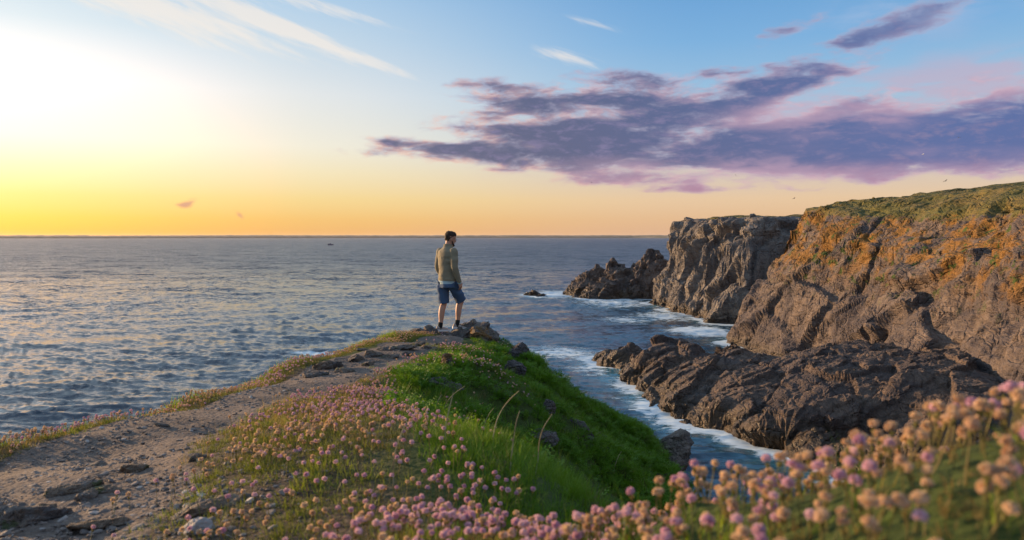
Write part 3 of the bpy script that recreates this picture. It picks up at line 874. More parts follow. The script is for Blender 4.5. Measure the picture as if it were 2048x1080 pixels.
def sea_rock(peaks, ext, step, seed, label, scales=[(3, .7), (1.2, .4), (.5, .14)]):
    q = peaks[0]
    root = empty('sea_rock', (q[0], q[1], 0))
    o = heap(root, 'sea_rock', peaks, q[0] - ext[0], q[0] + ext[0], q[1] - ext[1], q[1] + ext[1], step, seed, M_SHELF, scales, base=-2.0)
    o.parent = None
    o.location = root.location
    bpy.data.objects.remove(root)
    o.name = 'sea_rock'
    tag(o, label, 'rock')
    return o
sea_rock([pk(1060, 582, 246, .5, .30, .5, .5), pk(1082, 588, 241, .5, .45, .5, .5)], (7, 8), .2, 5, 'small dark rock awash with foam, farthest out to sea')
sea_rock([pk(1440, 624, 172, .62, .62, .7, .8)], (8, 8), .18, 6, 'rounded dark rock in the mouth of the inlet between the two headlands')
sea_rock([pk(1466, 678, 104, 1.5, 1.2, 1.2, 1.2), pk(1455, 685, 104, 1, 1, 1, 1)], (3.2, 3), .12, 8, 'small black spiky rock behind the low promontory at the cliff foot', [(1.2, .5), (.5, .2), (.25, .08)])
sea_rock([pk(1298, 799, 89, .6, .5, .6, .7)], (2.5, 2.5), .1, 9, 'tiny wet rock in the foam beside the notch of the low promontory', [(1.2, .3), (.5, .15), (.25, .06)])
sea_rock([pk(1388, 828, 80, .6, .6, .6, .8)], (3, 3), .1, 10, 'wet rock lapped by foam under the front of the low promontory', [(1.2, .3), (.5, .15), (.25, .06)])
sea_rock([pk(1300, 603, 218, .8, .8, .7, .8)], (5, 5), .2, 12, 'low wet rock in the gap between the sea stack and the grey headland')
sea_rock([pk(605, 700, 128, .5, .5, .5, .6)], (3, 3), .12, 14, 'dark rock in the surf just beyond the edge of the footpath', [(1.2, .3), (.5, .15), (.25, .06)])

build_sea()

# ------------------------------------------------------------------ the near headland (ground)
GP = [
    # footpath: left edge, middle, right edge
    (-2.82, 4.4, 16.73), (-2.55, 6.48, 16.60), (-2.35, 8.9, 16.52), (-1.67, 12.0, 16.40), (-1.4, 13.4, 16.34),
    (-2.3, 4.4, 16.75), (-2.2, 6.5, 16.62), (-1.95, 9, 16.52), (-1.1, 12.0, 16.38), (-.9, 13.4, 16.30), (-2.4, 3.0, 16.88),
    (-1.86, 4.94, 16.78), (-1.86, 6.44, 16.66), (-1.63, 8.1, 16.57), (-1.43, 9.4, 16.53), (-.98, 11.0, 16.45), (-1.41, 3.35, 16.93), (-1.34, 2.78, 16.97), (-2.0, 2.0, 16.95), (-3.2, 3.0, 16.86), (-3.4, 1.5, 16.95),
    # seaward brow
    (-3.12, 4.6, 16.74), (-2.95, 5.5, 16.66), (-2.86, 7.0, 16.56), (-2.66, 9.5, 16.47), (-2.0, 13.0, 16.33), (-2.2, 11.5, 16.40),
    (-3.5, 4.6, 16.45), (-3.4, 7, 16.15), (-3.2, 9.5, 16.05), (-2.6, 13, 15.95), (-4.2, 4.6, 15.3), (-4.2, 8, 14.9), (-3.6, 13, 14.6), (-6.5, 5, 10), (-6.5, 12, 9.5), (-11, 6, -2), (-11, 14, -2), (-5, 0, 15.5), (-12, -2, 2),
    # flower bank and crest
    (-1.05, 4.0, 16.97), (-.40, 3.4, 17.10), (-.24, 2.0, 17.23), (-.6, 1.9, 17.14), (-1.0, 2.4, 17.02), (-.62, 4.5, 16.96), (-1.03, 6.4, 16.71), (-1.40, 7.0, 16.59), (-1.25, 8.3, 16.51), (-1.45, 5.2, 16.81), (-.3, 1.5, 17.26),
    # bank to the right of the lens
    (.46, .7, 17.66), (.60, .95, 17.71), (.56, 1.2, 17.65), (.34, 1.5, 17.49), (-.06, 2.0, 17.22), (.24, 1.35, 17.43), (0, 1.6, 17.30), (0, 1.0, 17.38), (.2, .6, 17.52), (.9, .8, 17.85), (.95, 1.2, 17.72), (.75, 1.3, 17.66), (.15, 1.8, 17.29),
    (0, 0, 17.3), (.5, 0, 17.5), (-1, 0, 17.1), (1.2, .3, 17.8), (.8, 1.75, 17.2), (.6, 2.0, 16.95), (.3, 2.3, 16.98), (1.3, 1.6, 17.0), (1.3, 2.3, 16.3),
    # near hump of grass, gully behind it
    (-.26, 3.2, 17.10), (-.06, 4.0, 16.95), (.17, 3.6, 16.92), (.36, 3.2, 16.92), (.06, 2.8, 17.05), (.1, 4.8, 16.55), (.5, 4.3, 16.35), (-.3, 5.3, 16.65), (.9, 3.4, 16.35), (-.75, 6.6, 16.62), (-.5, 6.6, 16.50),
    (-.11, 7.5, 16.2), (.38, 8.0, 15.82), (.93, 8.5, 15.43), (1.6, 9.5, 15.0), (-.35, 7.5, 16.42), (1.1, 6.5, 15.4), (.5, 6.2, 15.85), (0, 6.3, 16.2), (1.8, 7.5, 14.6), (1.7, 4.5, 15.2),
    # mound and far slope, its skyline
    (-.81, 8.6, 16.63), (-.13, 8.6, 16.57), (-.45, 8.7, 16.63), (-.9, 9.4, 16.52), (-.35, 9.6, 16.46), (.2, 9.4, 16.26),
    (-.95, 12.5, 16.28), (-.5, 12.5, 16.22), (-.2, 13.2, 16.12), (.12, 12.6, 16.02), (.57, 12.2, 15.74), (1.21, 12.7, 15.22), (2.0, 13.2, 14.93), (2.62, 13.6, 14.38), (2.78, 13.2, 14.05), (.25, 11, 16.02), (.9, 10.5, 15.5), (1.6, 11.5, 14.98), (2.3, 11.8, 14.5),
    (-.9, 14.5, 16.18), (-.2, 14.6, 16.10), (-.5, 14.2, 16.2), (-1.4, 14.8, 16.15), (.2, 14.2, 15.85), (-.6, 15.6, 15.7), (.6, 14.0, 15.4), (1.4, 14.2, 14.7), (2.2, 14.8, 13.9),
    (3.1, 13.5, 13.0), (3.3, 14.3, 12.0), (3.6, 12.0, 12.6), (-1.4, 16.5, 14.0), (0, 16.5, 13.5), (1.5, 16.5, 12.0), (3, 16.5, 9), (0, 20, 3), (-5, 20, 0), (5, 20, -3), (5.5, 13, 6), (8, 12, -3),
    (3.4, 9, 13.2), (3.2, 6, 13.4), (5.5, 8, 8), (9, 7, -3), (2.6, 3, 15.2), (5, 3, 11), (10, 2, 0), (3.0, 0, 17.0), (8, -3, 12), (0, -4, 17.6), (-4, -4, 16.2), (0, -12, 17.8), (-10, -10, 6), (12, -12, 14)]
GP = np.array(GP)
ground_f = rbf_fit(GP[:, :2], GP[:, 2], .02, power=1)
def crest_x(y): return np.interp(y, [1.2, 2, 3.4, 4.5, 6.5, 8.4, 8.9], [.2, -.05, -.36, -.60, -1.0, -1.26, -1.2])
def path_r(y): return np.interp(y, [1, 2.5, 3.35, 4.94, 6.44, 8.1, 9.4, 11, 12.5], [-.9, -1.25, -1.41, -1.82, -1.70, -1.32, -1.12, -1.02, -.85])
def path_l(y): return np.interp(y, [1, 3, 4.4, 6.5, 8.9, 12, 13.4, 15], [-3.6, -3.1, -2.84, -2.54, -2.33, -1.66, -1.35, -1.0])
def sstep(x, a, b):
    t = np.clip((x - a) / (b - a), 0, 1)
    return t * t * (3 - 2 * t)
def soil_field(x, y):
    """1 on trodden earth and gravel, 0 in vegetation"""
    wob = .16 * fbm(np.stack([x * 1.6, y * 1.6, 0 * x], -1), 3, 31)
    xx = x + wob
    inside = sstep(xx, path_l(y) - .02, path_l(y) + .08) * (1 - sstep(xx, path_r(y) - .1, path_r(y) + .12))
    return inside * (1 - sstep(y, 13.3, 14.2))
def heath_field(x, y):
    """dark peaty ground with cushions between the path and the grass"""
    wob = .2 * fbm(np.stack([x * 1.3, y * 1.3, 0 * x + 5], -1), 3, 37)
    return (1 - sstep(x + wob, crest_x(y) - .35, crest_x(y) + .05)) * (1 - sstep(y, 8.6, 9.6))
def ground_z(x, y):
    x, y = np.asarray(x, float), np.asarray(y, float)
    z = ground_f(np.stack([x, y], -1))
    far = sstep(y, 4, 9)
    z = z + (.035 + .07 * far) * fbm(np.stack([x * .9, y * .9, 0 * x], -1), 4, 71) * (1 - .75 * soil_field(x, y))
    z = z + .012 * fbm(np.stack([x * 5, y * 5, 0 * x], -1), 3, 72)
    slope = sstep(x, crest_x(np.minimum(y, 8.8)) + .5, crest_x(np.minimum(y, 8.8)) + 1.3) * far
    F1, F2, rv, tl = worley(np.stack([x * 1.25, y * 1.25, 0 * x + .5], -1), 9)
    return z + slope * .34 * (rv - .55) * sstep(F2 - F1, 0, .35)
xs = spaced([(-14, -5, 1.0), (-5, -3.4, .12), (-3.4, 3.4, .034), (3.4, 6, .15), (6, 14, 1.0)])
ys = spaced([(-14, -1, 1.0), (-1, .4, .15), (.4, 6, .034), (6, 15.2, .055), (15.2, 18, .25), (18, 24, 1.0)])
X, Y = np.meshgrid(xs, ys)
x, y = X.ravel(), Y.ravel()
z = ground_z(x, y)
soil = soil_field(x, y)
heath = heath_field(x, y)
z = z + soil * (.006 * fbm(np.stack([x * 22, y * 22, 0 * x], -1), 2, 3) + .012 * (worley(np.stack([x * 3, y * 3, 0 * x], -1), 2)[2] - .5) * (1 - sstep(y, 4, 6)))
m, nt, p = mat('headland_ground')
g = nt.nodes.new('ShaderNodeNewGeometry')
Pw = g.outputs['Position']
so = nt.nodes.new('ShaderNodeAttribute'); so.attribute_name = 'soil'
he = nt.nodes.new('ShaderNodeAttribute'); he.attribute_name = 'heath'
f1 = NOISE(nt, Pw, 3.0, 6, .65)
f2 = NOISE(nt, Pw, 45, 5, .7)
vp = nt.nodes.new('ShaderNodeTexVoronoi'); vp.inputs['Scale'].default_value = 40; L(nt, Pw, vp.inputs['Vector'])
earth = MIX(nt, SMOOTH(nt, f1, .35, .65), (.095, .072, .060), (.158, .122, .100))
earth = MIX(nt, SMOOTH(nt, f2, .45, .7, 0, .7), earth, (.22, .185, .16))
sepc = nt.nodes.new('ShaderNodeSeparateColor'); L(nt, vp.outputs['Color'], sepc.inputs[0])
earth = MIX(nt, SMOOTH(nt, sepc.outputs[0], .62, .95, 0, .6), earth, (.075, .062, .06))
turfc = MIX(nt, f1, (.025, .045, .008), (.05, .07, .015))
peat = MIX(nt, SMOOTH(nt, f2, .4, .65), (.035, .024, .017), (.10, .075, .055))
c = MIX(nt, he.outputs['Fac'], turfc, peat)
c = MIX(nt, SMOOTH(nt, M(nt, 'ADD', so.outputs['Fac'], M(nt, 'MULTIPLY', M(nt, 'SUBTRACT', f1, .5), .5)), .35, .6), c, earth)
L(nt, c, p.inputs['Base Color'])
p.inputs['Roughness'].default_value = .95
p.inputs['Specular IOR Level'].default_value = .2
b = nt.nodes.new('ShaderNodeBump'); b.inputs['Strength'].default_value = .8; b.inputs['Distance'].default_value = .012
L(nt, M(nt, 'ADD', M(nt, 'MULTIPLY', f2, .9), M(nt, 'MULTIPLY', vp.outputs['Distance'], -.9)), b.inputs['Height'])
L(nt, b.outputs[0], p.inputs['Normal'])
ground = mesh_np('ground', np.stack([x, y, z], -1), grid_faces(*X.shape), m, smooth=True, attrs={'soil': soil, 'heath': heath})
tag(ground, kind='structure', label='headland with a worn earth footpath along its crest')

# ------------------------------------------------------------------ rocks on the headland
def ground_at(px, py, y0=.5, y1=16.0):
    Y = np.linspace(y0, y1, 1500)
    u, v = (px - CX) / FPX, (CY - py) / FPX
    c, s = math.cos(PITCH), math.sin(PITCH)
    P = np.stack([Y * u, Y * (c + v * s), CAMZ + Y * (-s + v * c)], -1)
    gz = ground_z(P[:, 0], P[:, 1])
    hit = np.nonzero(P[:, 2] <= gz)[0]
    i = hit[0] if len(hit) else len(Y) - 1
    return Vector((P[i, 0], P[i, 1], gz[i]))

def near_rock(px, py, Y, size, rot, seed, m, label, sink=.3, name='rock', **kw):
    if Y is None:
        q = ground_at(px, py)
    else:
        q = at(px, py, Y)
        q.z = float(ground_z(np.array([q.x]), np.array([q.y]))[0])
    kw.setdefault('strata', .06)
    kw.setdefault('rough', .09)
    return rock(name, size, (q.x, q.y, q.z + size[2] * (1 - 2 * sink)), rot, seed, m, label, **kw)

from mathutils.bvhtree import BVHTree
def top_of(o, x, y):
    mw = Matrix.Translation(o.location) @ o.rotation_euler.to_matrix().to_4x4()
    t = BVHTree.FromPolygons([mw @ v.co for v in o.data.vertices], [tuple(p.vertices) for p in o.data.polygons])
    h = t.ray_cast(Vector((x, y, 60)), Vector((0, 0, -1)))
    return h[0].z if h[0] else None

LEFT_SOLE = at(882, 662.5, 14.30)
RIGHT_SOLE = at(916, 657.5, 14.42)
slab = near_rock(925, 670, 14.05, (.50, .42, .21), (R(8), R(-20), R(24)), 31, M_SLATE, 'large layered slate slab under the right foot of the man', sink=.22, tilt=(.9, .5, 0), strata=.10)
slab.location = Vector((at(928, 672, 14.20).x, RIGHT_SOLE.y + .13, RIGHT_SOLE.z - .12))
t_ = top_of(slab, RIGHT_SOLE.x, RIGHT_SOLE.y)
slab.location.z += RIGHT_SOLE.z - t_ - .004
step = near_rock(888, 668, 14.25, (.27, .24, .09), (R(6), R(-4), R(70)), 35, M_SLATE, 'low flat slate stone under the left foot of the man', sink=.3, tilt=(.3, .2, 0))
step.location = Vector((LEFT_SOLE.x + .03, LEFT_SOLE.y, LEFT_SOLE.z - .07))
t_ = top_of(step, LEFT_SOLE.x, LEFT_SOLE.y)
step.location.z += LEFT_SOLE.z - t_ - .004
b_ = near_rock(962, 676, 14.15, (.24, .22, .20), (R(10), R(24), R(-30)), 38, M_SLATE_L, 'lichen covered slate block at the right end of the large slab', sink=.35, tilt=(.9, .6, 0))
b_.location.z = at(962, 668, 14.15).z - .06
b_ = near_rock(980, 680, 14.2, (.13, .14, .14), (R(20), R(30), R(10)), 39, M_SLATE, 'small rounded rock at the sea end of the lichen covered block', sink=.4)
b_.location.z = at(980, 670, 14.2).z - .06
near_rock(838, 668, 14.0, (.25, .2, .13), (R(4), R(14), R(-10)), 41, M_SLATE, 'grey slate boulder with sloping top left of the man', sink=.25, tilt=(.5, .7, 0))
near_rock(862, 668, 14.15, (.13, .14, .13), (R(12), R(-10), R(40)), 43, M_SLATE, 'smaller slate rock between the sloping boulder and the man', sink=.25)
k_ = 50
for px, py, sz, rz, lab in [
        (655, 738, (.17, .12, .075), 20, 'dark slate slab sticking out of the path, biggest of its trio'),
        (688, 745, (.13, .09, .05), -15, 'dark slate slab at the right end of the path trio'),
        (632, 752, (.14, .08, .035), 35, 'flat slate slab lowest of the path trio'),
        (712, 722, (.11, .09, .07), 60, 'pointed brown stone in the path above the slate trio'),
        (752, 712, (.15, .10, .05), 10, 'broken slate outcrop in the path halfway to the man'),
        (778, 716, (.12, .09, .035), 40, 'flat bluish stone in the path beside the broken outcrop'),
        (800, 698, (.22, .16, .045), 15, 'wide dark ledge across the path behind the broken outcrop'),
        (735, 730, (.09, .07, .03), 75, 'small flat stone in the path above the flower edge'),
        (832, 690, (.14, .10, .035), 0, 'low ledge stone in the path close behind the boulders'),
        (850, 697, (.10, .08, .04), 50, 'small broken stone beside the low ledge stone near the man'),
        (812, 710, (.07, .06, .03), 20, 'reddish stone in the path below the wide dark ledge'),
        (880, 690, (.10, .07, .03), 30, 'flat stone in front of the step under the left foot'),
        (768, 700, (.12, .09, .03), 65, 'flat dark ledge left of the wide ledge across the path'),
        (725, 700, (.09, .06, .02), 30, 'thin slab flush with the path left of the broken outcrop'),
        (48, 1040, (.16, .12, .05), 15, 'smooth grey boulder sunk in gravel at the bottom left corner'),
        (150, 985, (.12, .05, .03), 28, 'long brown slate splinter above the sunken boulder'),
        (175, 1000, (.05, .04, .03), 60, 'small dark stone right of the long slate splinter'),
        (215, 985, (.08, .045, .02), 10, 'flat grey stone under a cushion near the long splinter'),
        (270, 940, (.07, .05, .03), 20, 'pale orange lit stone at the right edge of the path'),
        (200, 932, (.05, .035, .015), 0, 'thin bluish slate chip lying in the path'),
        (420, 1018, (.13, .09, .025), 5, 'flat pale slab among the flowers at the bottom edge'),
        (395, 1062, (.05, .045, .035), 40, 'white quartz stone among the flowers at the bottom edge'),
        (200, 1052, (.11, .06, .02), 15, 'flat grey slab right of the sunken boulder'),
        (395, 918, (.05, .04, .025), 40, 'grey stone at the flower edge beside the path'),
        (325, 852, (.05, .03, .012), 0, 'thin dark slate chip alone in the middle of the path')]:
    k_ += 1
    near_rock(px, py, None, sz, (R(random.uniform(-8, 8)), R(random.uniform(-10, 10)), R(rz)), k_, (M_SLATE if 'white' not in lab else simple('quartz', (.25, .235, .23), .8, .25, 30)), lab, sink=.40, sub=4, tilt=(random.uniform(0, .8), random.uniform(0, .6), 0))
for px, py, Y, sz, rot, m_, lab in [
        (893, 742, None, (.065, .06, .13), (0, R(6), R(20)), M_SLATE_L, 'upright rock with orange lichen top in the grass below the flowers'),
        (888, 775, None, (.20, .12, .055), (R(10), R(14), R(30)), M_SLOPE, 'dark flat ledge at the top of the green slope'),
        (1030, 752, None, (.15, .12, .16), (R(10), R(20), R(0)), M_SLOPE, 'grey rock on the skyline of the green slope'),
        (1035, 715, None, (.16, .30, .12), (R(20), R(25), R(-20)), M_SLOPE, 'bare sloping rock below the lichen covered block'),
        (1085, 885, None, (.17, .12, .10), (R(20), R(20), R(20)), M_SLOPE, 'dark rock in the middle of the green slope'),
        (1095, 835, None, (.08, .08, .14), (R(10), R(20), R(40)), M_SLOPE, 'narrow dark rock above the middle of the green slope'),
        (1160, 860, None, (.20, .10, .07), (R(10), R(32), R(-10)), M_SLOPE, 'long grey rock slanting down the green slope'),
        (840, 742, None, (.12, .09, .05), (R(5), R(8), R(15)), M_SLATE, 'pale rounded rock beside the dense green herbs'),
        (1346, 925, 13.3, (.22, .34, .46), (R(6), R(20), R(30)), M_SLATE_L, 'brown rock outcrop at the low end of the green slope')]:
    k_ += 1
    near_rock(px, py, Y, sz, rot, k_, m_, lab, sink=.3, sub=5, tilt=(.6, .4, 0))

# ------------------------------------------------------------------ the man
def ring_loft(bm, rings, n=20, cap=True):
    """rings: (centre, u, v) with u, v the half axes as vectors"""
    loops = []
    for c, u, v in rings:
        c, u, v = Vector(c), Vector(u), Vector(v)
        loops.append([bm.verts.new(c + u * math.cos(2 * math.pi * k / n) + v * math.sin(2 * math.pi * k / n)) for k in range(n)])
    for a, b in zip(loops, loops[1:]):
        for k in range(n):
            bm.faces.new((a[k], a[(k + 1) % n], b[(k + 1) % n], b[k]))
    if cap:
        bm.faces.new(list(reversed(loops[0])))
        bm.faces.new(loops[-1])

def limb(bm, pts, rad, n=16, sub=4):
    """a round tube through pts with tapering radii and rounded ends"""
    pts = [Vector(p) for p in pts]
    P, Rr = [], []
    for i in range(len(pts) - 1):
        p0 = pts[max(i - 1, 0)]; p1 = pts[i]; p2 = pts[i + 1]; p3 = pts[min(i + 2, len(pts) - 1)]
        for k in range(sub):
            t = k / sub
            P.append(.5 * ((2 * p1) + (p2 - p0) * t + (2 * p0 - 5 * p1 + 4 * p2 - p3) * t * t + (3 * p1 - p0 - 3 * p2 + p3) * t ** 3))
            tt = t * t * (3 - 2 * t)
            Rr.append(rad[i] * (1 - tt) + rad[i + 1] * tt)
    P.append(pts[-1]); Rr.append(rad[-1])
    d0 = (P[0] - P[1]).normalized(); d1 = (P[-1] - P[-2]).normalized()
    P = [P[0] + d0 * Rr[0] * .9, P[0] + d0 * Rr[0] * .6] + P + [P[-1] + d1 * Rr[-1] * .6, P[-1] + d1 * Rr[-1] * .9]
    Rr = [Rr[0] * .35, Rr[0] * .8] + Rr + [Rr[-1] * .8, Rr[-1] * .35]
    rings, u = [], None
    for i, p in enumerate(P):
        d = (P[min(i + 1, len(P) - 1)] - P[max(i - 1, 0)]).normalized()
        u = (u - d * u.dot(d)).normalized() if u is not None else d.orthogonal().normalized()
        v = d.cross(u)
        rings.append((p, u * Rr[i], v * Rr[i]))
    ring_loft(bm, rings, n)

def fuse(name, bm, voxel, smooth, m, parent, factor=.5, post=None):
    """weld overlapping volumes into one continuous skin"""
    bmesh.ops.recalc_face_normals(bm, faces=bm.faces)
    me = bpy.data.meshes.new('tmp'); bm.to_mesh(me); bm.free()
    o = bpy.data.objects.new('tmp', me); COL.objects.link(o)
    md = o.modifiers.new('r', 'REMESH'); md.mode = 'VOXEL'; md.voxel_size = voxel; md.adaptivity = 0
    sm = o.modifiers.new('s', 'SMOOTH'); sm.iterations = smooth; sm.factor = factor
    dg = bpy.context.evaluated_depsgraph_get(); dg.update()
    nm = bpy.data.meshes.new_from_object(o.evaluated_get(dg))
    bpy.data.objects.remove(o); bpy.data.meshes.remove(me)
    nm.name = name
    V = np.empty(len(nm.vertices) * 3, np.float32); nm.vertices.foreach_get('co', V); V = V.reshape(-1, 3)
    if post is not None:
        V = post(V); nm.vertices.foreach_set('co', V.astype(np.float32).ravel())
    nm.polygons.foreach_set('use_smooth', [True] * len(nm.polygons))
    nm.materials.clear(); nm.materials.append(m)
    nm.update()
    r = bpy.data.objects.new(name, nm); COL.objects.link(r); r.parent = parent
    return r

def build_man():
    root = empty('person', LEFT_SOLE, R(-45))
    tag(root, 'person in olive jacket and blue shorts standing on slate rocks gazing at the sea', 'person')
    skin = simple('skin', (.42, .22, .15), .55, .10, 20, spec=.35)
    jac = simple('jacket_cloth', (.205, .18, .125), .9, .10, 120, .25)
    sho = simple('shorts_cloth', (.055, .10, .185), .9, .14, 140, .25)
    shirt = simple('shirt_cloth', (.34, .46, .50), .9, .08, 100)
    black = simple('sock_cloth', (.012, .012, .013), .95, .2, 100)
    hairm = simple('hair', (.034, .020, .014), .75, .4, 160, .8)
    upper = simple('shoe_mesh', (.30, .25, .225), .85, .15, 150, .3)
    sole = simple('shoe_sole', (.62, .60, .60), .7, .06, 60)
    wire = simple('glasses_wire', (.03, .025, .02), .3, .1, 50, metal=.6)
    # body frame: +y the way he faces, +x his right; the sole of the left foot is z = 0
    rz_ = RIGHT_SOLE.z - LEFT_SOLE.z
    rd = (RIGHT_SOLE - LEFT_SOLE); rd = Matrix.Rotation(R(45), 3, 'Z') @ Vector((rd.x, rd.y, 0))
    LA = Vector((0, -.02, .085)); RA = Vector((rd.x, rd.y - .02, rz_ + .085))
    mid = Vector((.105, .07, 0))
    LH = mid + Vector((-.095, -.02, .90)); RH = mid + Vector((.095, .02, .90))
    LK = Vector((-.005, .075, .50)); RK = Vector((RA.x + .005, RA.y + .085, .545))
    T = lambda x, y, z: Vector((mid.x + x, mid.y + y, z))
    # ---- body
    bm = bmesh.new()
    tor = [(.150, .105, 0, .86), (.158, .112, 0, .95), (.150, .105, .0, 1.06), (.165, .112, .0, 1.2), (.182, .115, -.005, 1.33), (.165, .095, -.01, 1.42), (.085, .07, 0, 1.475), (.058, .060, .012, 1.52), (.056, .060, .03, 1.58)]
    ring_loft(bm, [(T(0, cy, z), (a, 0, 0), (0, b, 0)) for a, b, cy, z in tor])
    for H, K, A in ((LH, LK, LA), (RH, RK, RA)):
        sh = A - K
        limb(bm, [H, H.lerp(K, .5), K, K + sh * .22 + Vector((0, -.018, 0)), K + sh * .45 + Vector((0, -.016, 0)), K + sh * .78, A], [.088, .076, .054, .058, .055, .040, .036])
        limb(bm, [A + Vector((0, -.02, -.045)), A + Vector((0, .07, -.05)), A + Vector((0, .16, -.062))], [.033, .036, .028])
    RS, RE, RW = T(.185, -.015, 1.415), T(.235, -.04, 1.14), T(.245, .055, .895)
    LS, LE, LW = T(-.185, -.015, 1.415), T(-.245, -.01, 1.14), T(-.225, .10, .905)
    for Sx, Ex, Wx in ((RS, RE, RW), (LS, LE, LW)):
        limb(bm, [Sx, Sx.lerp(Ex, .5), Ex, Ex.lerp(Wx, .35), Wx], [.050, .045, .039, .040, .027])
    # hands: palm, four fingers and a thumb, loosely curled
    for Ex, Wx, sx in ((RE, RW, 1), (LE, LW, -1)):
        d = (Wx - Ex).normalized(); fw = Vector((0, 1, 0)); fw = (fw - d * fw.dot(d)).normalized(); inw = Vector((-sx, 0, 0)); inw = (inw - d * inw.dot(d) - fw * inw.dot(fw)).normalized()
        pc = Wx + d * .055
        ring_loft(bm, [(Wx + d * .005, fw * .024, inw * .018), (pc, fw * .038, inw * .016), (Wx + d * .10, fw * .038, inw * .014)], 14)
        for q, (off, ln, r_) in enumerate(((.030, .068, .0085), (.010, .078, .009), (-.010, .072, .0088), (-.029, .056, .0078))):
            b0 = Wx + d * .085 + fw * off
            b1 = b0 + d * ln * .45 + inw * .012; b2 = b1 + d * ln * .33 + inw * .020; b3 = b2 + d * ln * .18 + inw * .020
            limb(bm, [b0, b1, b2, b3], [r_ * 1.1, r_, r_ * .92, r_ * .8], 8, 2)
        t0 = Wx + d * .03 + fw * .026
        limb(bm, [t0, t0 + d * .03 + fw * .024 + inw * .010, t0 + d * .058 + fw * .030 + inw * .018], [.013, .011, .009], 8, 2)
    # head, turned to his right and bowed
    HM = Matrix.Translation(T(0, .035, 1.575)) @ Matrix.Rotation(R(-14), 4, 'Z') @ Matrix.Rotation(R(-13), 4, 'X')
    h = lambda x, y, z: HM @ Vector((x, y, z))
    hx = HM.to_3x3() @ Vector((1, 0, 0)); hy = HM.to_3x3() @ Vector((0, 1, 0))
    hd = [(.030, .040, .030, -.045), (.050, .062, .025, -.020), (.060, .078, .022, .005), (.069, .090, .014, .04), (.075, .098, .008, .08), (.078, .101, .004, .115), (.074, .096, .0, .150), (.058, .077, -.002, .180), (.030, .042, -.004, .198)]
    ring_loft(bm, [(h(0, cy, z), hx * a, hy * b) for a, b, cy, z in hd])
    limb(bm, [T(0, .01, 1.50), h(0, -.005, -.01), h(0, -.01, .05)], [.058, .057, .06], 14, 3)
    limb(bm, [h(0, .098, .085), h(0, .112, .062), h(0, .122, .045)], [.009, .012, .013], 8, 2)      # nose
    limb(bm, [h(-.018, .100, .005), h(0, .106, .006), h(.018, .100, .005)], [.006, .008, .006], 8, 2)  # lips
    for sx in (-1, 1):
        ring_loft(bm, [(h(sx * .074, -.002, .062), hy * .016, Vector(HM.to_3x3() @ Vector((0, 0, .030)))), (h(sx * .088, -.008, .064), hy * .019, Vector(HM.to_3x3() @ Vector((0, 0, .033))))], 10)
    fuse('body', bm, .0062, 3, skin, root)
    for sx in (-1, 1):
        V, F = poly_rock((.011, .006, .007), 3, sub=2, rough=0, strata=0)
        e = mesh_np('eye', V, F, simple('eye_white', (.5, .48, .46), .3), root, smooth=True)
        e.matrix_local = HM @ Matrix.Translation((sx * .030, .092, .082))
    # ---- hair and beard
    bm = bmesh.new()
    hr = [(.054, .030, -.046, .026), (.066, .050, -.037, .046), (.074, .068, -.029, .066), (.078, .084, -.016, .09), (.081, .100, -.003, .12), (.078, .105, .003, .15), (.068, .093, .006, .18), (.046, .066, .010, .20), (.016, .028, .014, .209)]
    ring_loft(bm, [(h(0, cy, z), hx * a, hy * b) for a, b, cy, z in hr], 24)
    def tousle(V):
        n = vnoise(V * 45, 3)[:, None] * .0075 + vnoise(V * 110, 5)[:, None] * .004
        c = np.array(h(0, 0, .1))[None]
        d = V - c; d /= np.linalg.norm(d, axis=1, keepdims=True)
        return V + d * n
    hair = fuse('hair', bm, .006, 2, hairm, root, post=tousle)
    bm = bmesh.new()
    limb(bm, [h(.070, .012, .045), h(.064, .045, -.005), h(.040, .085, -.030), h(0, .098, -.036), h(-.040, .085, -.030), h(-.064, .045, -.005), h(-.070, .012, .045)], [.006, .012, .015, .017, .015, .012, .006], 10, 3)
    fuse('beard', bm, .006, 2, hairm, root, post=tousle)
    bm = bmesh.new()
    for sx in (-1, 1):
        rim = [h(sx * .032 + .022 * math.cos(t), .112, .078 + .018 * math.sin(t)) for t in np.linspace(0, 6.283, 17)]
        limb(bm, rim, [.0018] * 17, 6, 1)
        limb(bm, [h(sx * .054, .110, .084), h(sx * .078, .06, .086), h(sx * .082, .0, .084)], [.0018] * 3, 6, 2)
    limb(bm, [h(-.010, .113, .082), h(.010, .113, .082)], [.0018] * 2, 6, 1)
    me = bpy.data.meshes.new('glasses'); bm.to_mesh(me); bm.free(); me.materials.append(wire)
    g_ = bpy.data.objects.new('glasses', me); COL.objects.link(g_); g_.parent = root
    # ---- jacket
    bm = bmesh.new()
    jr = [(.182, .140, .0, .915), (.190, .148, .0, .93), (.186, .146, .0, 1.00), (.180, .138, .0, 1.10), (.192, .140, .0, 1.22), (.208, .140, -.005, 1.34), (.196, .120, -.01, 1.42), (.120, .090, -.005, 1.475), (.078, .078, .008, 1.505), (.074, .076, .014, 1.545)]
    ring_loft(bm, [(T(0, cy, z), (a, 0, 0), (0, b, 0)) for a, b, cy, z in jr], 28)
    limb(bm, [RS + Vector((-.012, .004, 0)), RS.lerp(RE, .5), RE, RE.lerp(RW, .5), RW + (RW - RE).normalized() * -.01], [.080, .072, .062, .056, .043])
    limb(bm, [LS + Vector((.012, .004, 0)), LS.lerp(LE, .5), LE, LE.lerp(LW, .5), LW + (LW - LE).normalized() * -.01], [.078, .070, .062, .056, .043])
